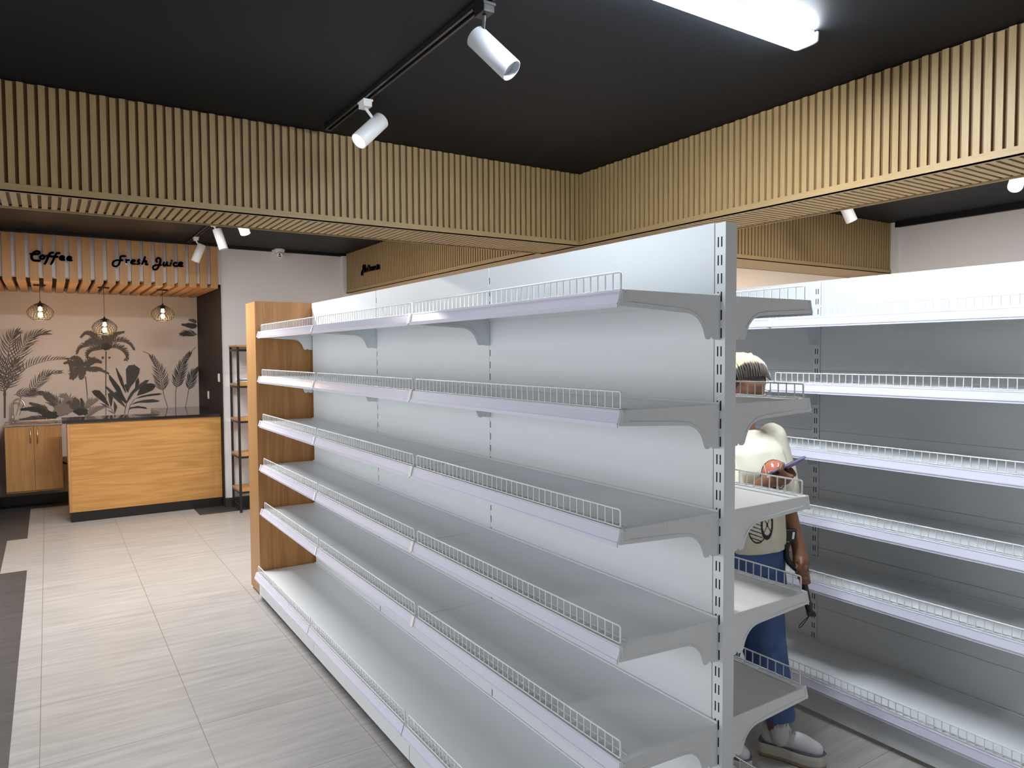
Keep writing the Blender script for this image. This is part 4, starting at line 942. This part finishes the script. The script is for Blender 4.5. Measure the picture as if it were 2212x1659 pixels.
for j in range(16):
    th0 = rb.uniform(0.1, 0.9)
    p0 = Hd(rb.uniform(-0.05,0.05), 0.02+0.06*th0, 0.112-0.03*th0)
    br_b.tube([p0, p0+HR@Vector((rb.uniform(-.01,.01),0.04,-0.004)), p0+HR@Vector((rb.uniform(-.02,.02),0.075,-0.04)), p0+HR@Vector((rb.uniform(-.02,.02),0.07,-0.11))], [0.005,0.007,0.007,0.004], 6)
br_d.build('braid_roots', M_HAIRD, person); br_b.build('blonde_braids', M_HAIRB, person)

# T-shirt
st = Blob()
st.rings([(B(0.012,-0.012,0.868),0.152,0.128,TZ),(B(0.006,-0.012,0.93),0.158,0.130,TZ),(B(0,-0.012,1.02),0.158,0.128,TZ),(B(0,-0.020,1.12),0.160,0.130,TZ),(B(0,-0.020,1.19),0.162,0.134,TZ),(B(0,-0.004,1.26),0.158,0.112,TZ),(B(0,0.008,1.31),0.128,0.082,TZ),(B(0,0.010,1.338),0.078,0.068,TZ)])
st.limb([sh_l+Vector((-0.01,0,0)), sh_l.lerp(el_l, 0.5), sh_l.lerp(el_l, 0.82)], [0.060, 0.066, 0.068])
st.limb([sh_r+Vector((0.01,0,0)), sh_r.lerp(el_r, 0.5), sh_r.lerp(el_r, 0.80)], [0.060, 0.066, 0.068])
shirt = st.skin('tshirt', M_SHIRT, person, 0.006, 8, 0.0045, 9.0)
# printed picture on the shirt, laid on the cloth
bmv = bmesh.new(); bmv.from_mesh(shirt.data); tree = BVHTree.FromBMesh(bmv)
pr = MB()
fwd = B(0,-1,0); lft = B(1,0,0)
def star(x, y, cx, cy, r, rot=0.0):
    dx, dy = x-cx, y-cy; d = math.hypot(dx, dy)
    if d > r: return False
    a = (math.atan2(dy, dx)+rot) % (2*PI/5); a = abs(a-PI/5)
    return d*math.cos(PI/5-a+0.0) < r*0.62 if False else d < r*(0.42 + 0.58*(1-(PI/5-a)/(PI/5))**1.4 if False else 0.42+0.58*(a/(PI/5))**1.6)
def art(x, y):
    """x to her left, y up, metres: abstract orange patch with white stars, dark loops and a wheel"""
    u, v = x-0.035, y-1.170
    d = math.hypot(u/0.080, v/0.062)
    if d < 1.0 and v > -0.012 - 0.2*u:
        if star(u, v, -0.032, 0.012, 0.017, 0.3) or star(u, v, 0.022, 0.036, 0.013, 0.9) or star(u, v, -0.010, 0.043, 0.010): return 1
        if abs(v - 0.022 + 0.9*(u-0.01)**2*14) < 0.0022 or abs(u+0.052) < 0.0018: return 1
        return 2 if d > 0.965 else 0
    if -0.052 < u < 0.0 and -0.050 < v < -0.012 and math.hypot(u+0.020, v+0.030) < 0.026: return 2
    if abs(math.hypot((u-0.022)/1.2, v+0.022) - 0.030) < 0.0011 and v < 0.0: return 2
    if abs(math.hypot(u-0.030, v+0.040) - 0.012) < 0.0012 or math.hypot(u-0.026, v+0.038) < 0.0045: return 2
    if math.hypot(u-0.062, v+0.018) < 0.005: return 2
    u2, v2 = x-0.0, y-0.985
    d2 = math.hypot(u2/0.030, v2/0.058)
    if 0.70 < d2 < 1.0: return 2
    if d2 <= 0.70 and (abs(u2*0.8 + v2*0.5) < 0.0016 or abs(u2 - v2*0.5) < 0.0016 or d2 < 0.16): return 2
    d3 = math.hypot((u2+0.040)/0.038, (v2+0.010)/0.060)
    if 0.90 < d3 < 1.0 and u2 < -0.012: return 2
    if d3 < 0.9 and u2 < -0.024 and (math.sin(v2*420+u2*160) > 0.72): return 2
    return None
stp = 0.0021; cache = {}
def onshirt(i, j):
    if (i, j) not in cache:
        o_ = lft*(i*stp) + Vector((0,0,j*stp)) + fwd*0.6
        h = tree.ray_cast(o_, -fwd)
        cache[(i,j)] = (h[0] + h[1]*0.0012) if h[0] is not None else None
    return cache[(i,j)]
for i in range(-45, 60):
    for j in range(int(0.91/stp), int(1.25/stp)):
        k = art((i+0.5)*stp, (j+0.5)*stp)
        if k is None: continue
        q = [onshirt(i,j), onshirt(i+1,j), onshirt(i+1,j+1), onshirt(i,j+1)]
        if all(p is not None for p in q): pr.add(q, [(0,1,2,3)], k, True)
bmv.free()
o = pr.build('shirt_print', [mat('print_orange', (0.66,0.20,0.11), 0.8), mat('print_white', (0.74,0.74,0.72), 0.8), mat('print_black', (0.020,0.020,0.023), 0.8)], person)
o['label'] = 'orange and black abstract print'

# jeans, with worn hems
je = Blob()
je.rings([(B(0,0.0,0.775),0.150,0.118,TZ),(B(0,0.0,0.84),0.166,0.124,TZ),(B(0,0.0,0.92),0.160,0.120,TZ),(B(0,0.0,0.955),0.146,0.108,TZ)])
hem_l = kn_l.lerp(an_l, 0.86); hem_r = kn_r.lerp(an_r, 0.86)
for (hp, kn, hm) in ((hip_l, kn_l, hem_l), (hip_r, kn_r, hem_r)):
    rows = []
    for (p, r1) in ((hp+Vector((0,0,-0.03)),0.090),(hp.lerp(kn,0.5),0.086),(kn,0.080),(kn.lerp(hm,0.5),0.076),(hm,0.074)):
        rows.append((p, r1, r1*1.04, 0))
    je.rings(rows)
je.skin('jeans', M_JEANS, person, 0.006, 5, 0.007, 15.0)
fr_ = MB(); rh = random.Random(5)
for hm in (hem_l, hem_r):
    for i in range(90):
        a = 2*PI*i/90; p = hm + Vector((0.071*math.cos(a), 0.074*math.sin(a), 0.004))
        fr_.tube([p, p+Vector((rh.uniform(-.004,.004), rh.uniform(-.004,.004), -rh.uniform(.008,.022)))], 0.0009, 4)
fr_.build('frayed_hem', mat('denim_thread', (0.10,0.16,0.32), 0.9), person)
for an in (an_l, an_r):
    c = Blob(); c.limb([an+Vector((0,0,0.075)), an+Vector((0.002,-0.004,0.0)), an+Vector((0.006,-0.012,-0.03))], [0.040,0.039,0.042])
    c.skin('sock', mat('white_sock', (0.62,0.60,0.56), 0.9), person, 0.006, 3)
# platform shoes
def shoe(heel, toe, parent, fs=1.0):
    heel = Vector(heel); toe = Vector(toe); d = (toe-heel); ln = d.length; d.normalize(); sd = Vector((d.y, -d.x, 0))
    def outline(sc, grow=0.0):
        pts = []
        base = [(0.0,0.0),(0.02,0.026),(0.10,0.033),(0.35,0.033),(0.60,0.044),(0.78,0.046),(0.92,0.034),(1.0,0.004)]
        up = [(t_*ln, w_*sc+grow) for t_, w_ in base]; lo = [(t_*ln, -w_*sc-grow) for t_, w_ in base[::-1]]
        sm = smooth_path(up, 3)[:-1] + smooth_path(lo, 3)[:-1]
        return [heel + d*((p.x-ln/2)*(1+grow*4)+ln/2) + sd*p.y for p in sm]
    def layer(name, rows, m):
        b_ = MB(); k = None; vs = []
        for (z_, sc, gr) in rows:
            o_ = outline(sc, gr); k = len(o_); vs += [p + Vector((0,0,z_)) for p in o_]
        fs_ = [(i*k+j, i*k+(j+1) % k, (i+1)*k+(j+1) % k, (i+1)*k+j) for i in range(len(rows)-1) for j in range(k)]
        fs_ += [tuple(range(k-1,-1,-1)), tuple(range((len(rows)-1)*k, len(rows)*k))]
        b_.add(vs, fs_, 0, True); o_ = b_.build(name, m, parent); fix_normals(o_); return o_
    layer('outsole', [(0.0,0.98,0),(0.008,1.0,0.001),(0.012,1.0,0.001)], M_GUM)
    layer('platform_sole', [(0.0121,0.98,0.0),(0.020,1.0,0.002),(0.026,0.99,0.001),(0.032,1.0,0.002),(0.050,0.97,0.001),(0.056,0.95,0.0)], M_SOLE)
    layer('stripe', [(0.0562,0.95,0.0012),(0.0595,0.945,0.0012)], mat('grey_stripe', (0.10,0.11,0.14), 0.6))
    u = Blob()
    u.limb([heel+d*0.045+Vector((0,0,0.082)), heel+d*0.10+Vector((0,0,0.085)), heel+d*0.17+Vector((0,0,0.078)), heel+d*(ln-0.042)+Vector((0,0,0.066))], [0.036,0.038,0.038,0.032])
    u.limb([heel+d*0.035+Vector((0,0,0.10)), heel+d*0.085+Vector((0,0,0.118))], [0.034,0.036])
    up_ = u.skin('upper', M_SHOE, parent, 0.005, 4)
    bm_ = bmesh.new(); bm_.from_mesh(up_.data); bmesh.ops.bisect_plane(bm_, geom=bm_.verts[:]+bm_.edges[:]+bm_.faces[:], plane_co=(0,0,0.057), plane_no=(0,0,-1), clear_outer=True); bm_.to_mesh(up_.data); bm_.free()
    l_ = MB()
    for i in range(5):
        p = heel + d*(0.105+0.021*i) + Vector((0,0,0.1245-0.0055*i-0.0006*i*i))
        ww = 0.026
        for s in (1, -1):
            l_.tube([p+sd*ww*s+Vector((0,0,-0.016)), p+sd*ww*0.5*s+d*0.005+Vector((0,0,-0.001)), p+d*0.010+Vector((0,0,0.001)), p-sd*ww*0.5*s+d*0.016+Vector((0,0,-0.003)), p-sd*ww*s+d*0.020+Vector((0,0,-0.018))], 0.0028, 6)
    l_.build('laces', mat('cream_laces', (0.62,0.60,0.54), 0.8), parent)
    t_ = MB(); q = heel+d*0.100+Vector((0,0,0.128))
    t_.obox(q, d*0.014+Vector((0,0,0.012)), sd*0.023, Vector((0,0,0.003))-d*0.002); t_.build('tongue', M_SHOE, parent, bevel=0.003)
shoe(wl((0.868,0.540,0)), wl((0.985,0.312,0)), person)
shoe(wl((0.668,0.700,0)), wl((0.705,0.447,0)), person)

# phone in her hand
ph = thing('phone', 'lilac smartphone held in the person\'s bent hand', 'phone', PO+PHC)
def plate(name, hx, hy, hz, m, off, bev):
    c = MB(); c.obox(phn*off, phx*hx, phy*hy, phn*hz); return c.build(name, m, ph, bevel=bev)
plate('case', 0.080, 0.0385, 0.0042, mat('lilac_case', (0.20,0.17,0.32), 0.4), 0.0, 0.003)
plate('screen', 0.077, 0.036, 0.0004, mat('phone_glass', (0.01,0.01,0.012), 0.08), 0.0047, 0.0)
c = MB(); c.obox(phx*-0.055 - phy*0.018 - phn*0.0052, phx*0.015, phy*0.012, phn*0.001); c.build('camera_bump', mat('lilac_case_dark', (0.13,0.11,0.22), 0.3), ph)

# gimbal hanging from the other hand
gb = thing('handheld_gimbal', 'black folding camera gimbal with a wrist strap, hanging from the person\'s lowered hand', 'gimbal', PO+GA)
def gl(p): return wl(p) - GA
c = MB(); c.tube([gax*-0.02, gax*0.0, gax*0.16, gax*0.185], [0.0135,0.0145,0.0150,0.0125], 16); c.build('handle', M_BLKPLAST, gb)
c = MB(); c.tube([gl((0.893,0.432,0.893)), gl((0.886,0.434,0.868)), gl((0.886,0.433,0.840)), gl((0.894,0.427,0.815)), gl((0.912,0.415,0.794)), gl((0.932,0.402,0.775))], [0.012,0.012,0.0115,0.0115,0.012,0.013], 12); c.build('arm', M_BLKPLAST, gb)
mc = gl((0.868,0.437,0.883)); c = MB(); c.lathe([(0.013,-0.020),(0.0165,-0.018),(0.0165,0.016),(0.014,0.019)], 18, mc, viewdir(-0.55,-0.1,0.83)); c.build('motor', M_BLKPLAST, gb)
cl = gl((0.897,0.433,0.922)); c = MB(); c.obox(cl, _r*0.030, Vector((0.54,0.84,0))*0.014, Vector((0.05,-0.02,1))*0.024); c.build('clamp', M_BLKPLAST, gb, bevel=0.004)
c = MB(); c.obox(cl+_r*0.016-Vector((0.54,0.84,0))*0.0147, _r*0.0042, Vector((0.54,0.84,0))*0.0006, Vector((0.12,-0.05,1))*0.0135); o = c.build('sticker', M_WPLAST, gb); o['label'] = 'white sticker'
e0 = gax*0.185; sidv = _r
c = MB(); c.obox(e0+gax*0.010+sidv*0.004, sidv*0.017, gax*0.010, Vector((0.54,0.84,0))*0.010); c.build('end_cap', M_BLKPLAST, gb, bevel=0.004)
lp = e0+gax*0.02-sidv*0.006; tipv = gl((0.921,0.396,0.553))
nv = Vector((0.54,0.84,0)).cross((tipv-lp).normalized())
c = MB(); c.tube([lp, lp.lerp(tipv,0.4)+nv*0.0035, lp.lerp(tipv,0.85)+nv*0.005, tipv, lp.lerp(tipv,0.85)-nv*0.005, lp.lerp(tipv,0.4)-nv*0.0035, lp], 0.0017, 6); c.build('wrist_strap', M_BLKPLAST, gb)
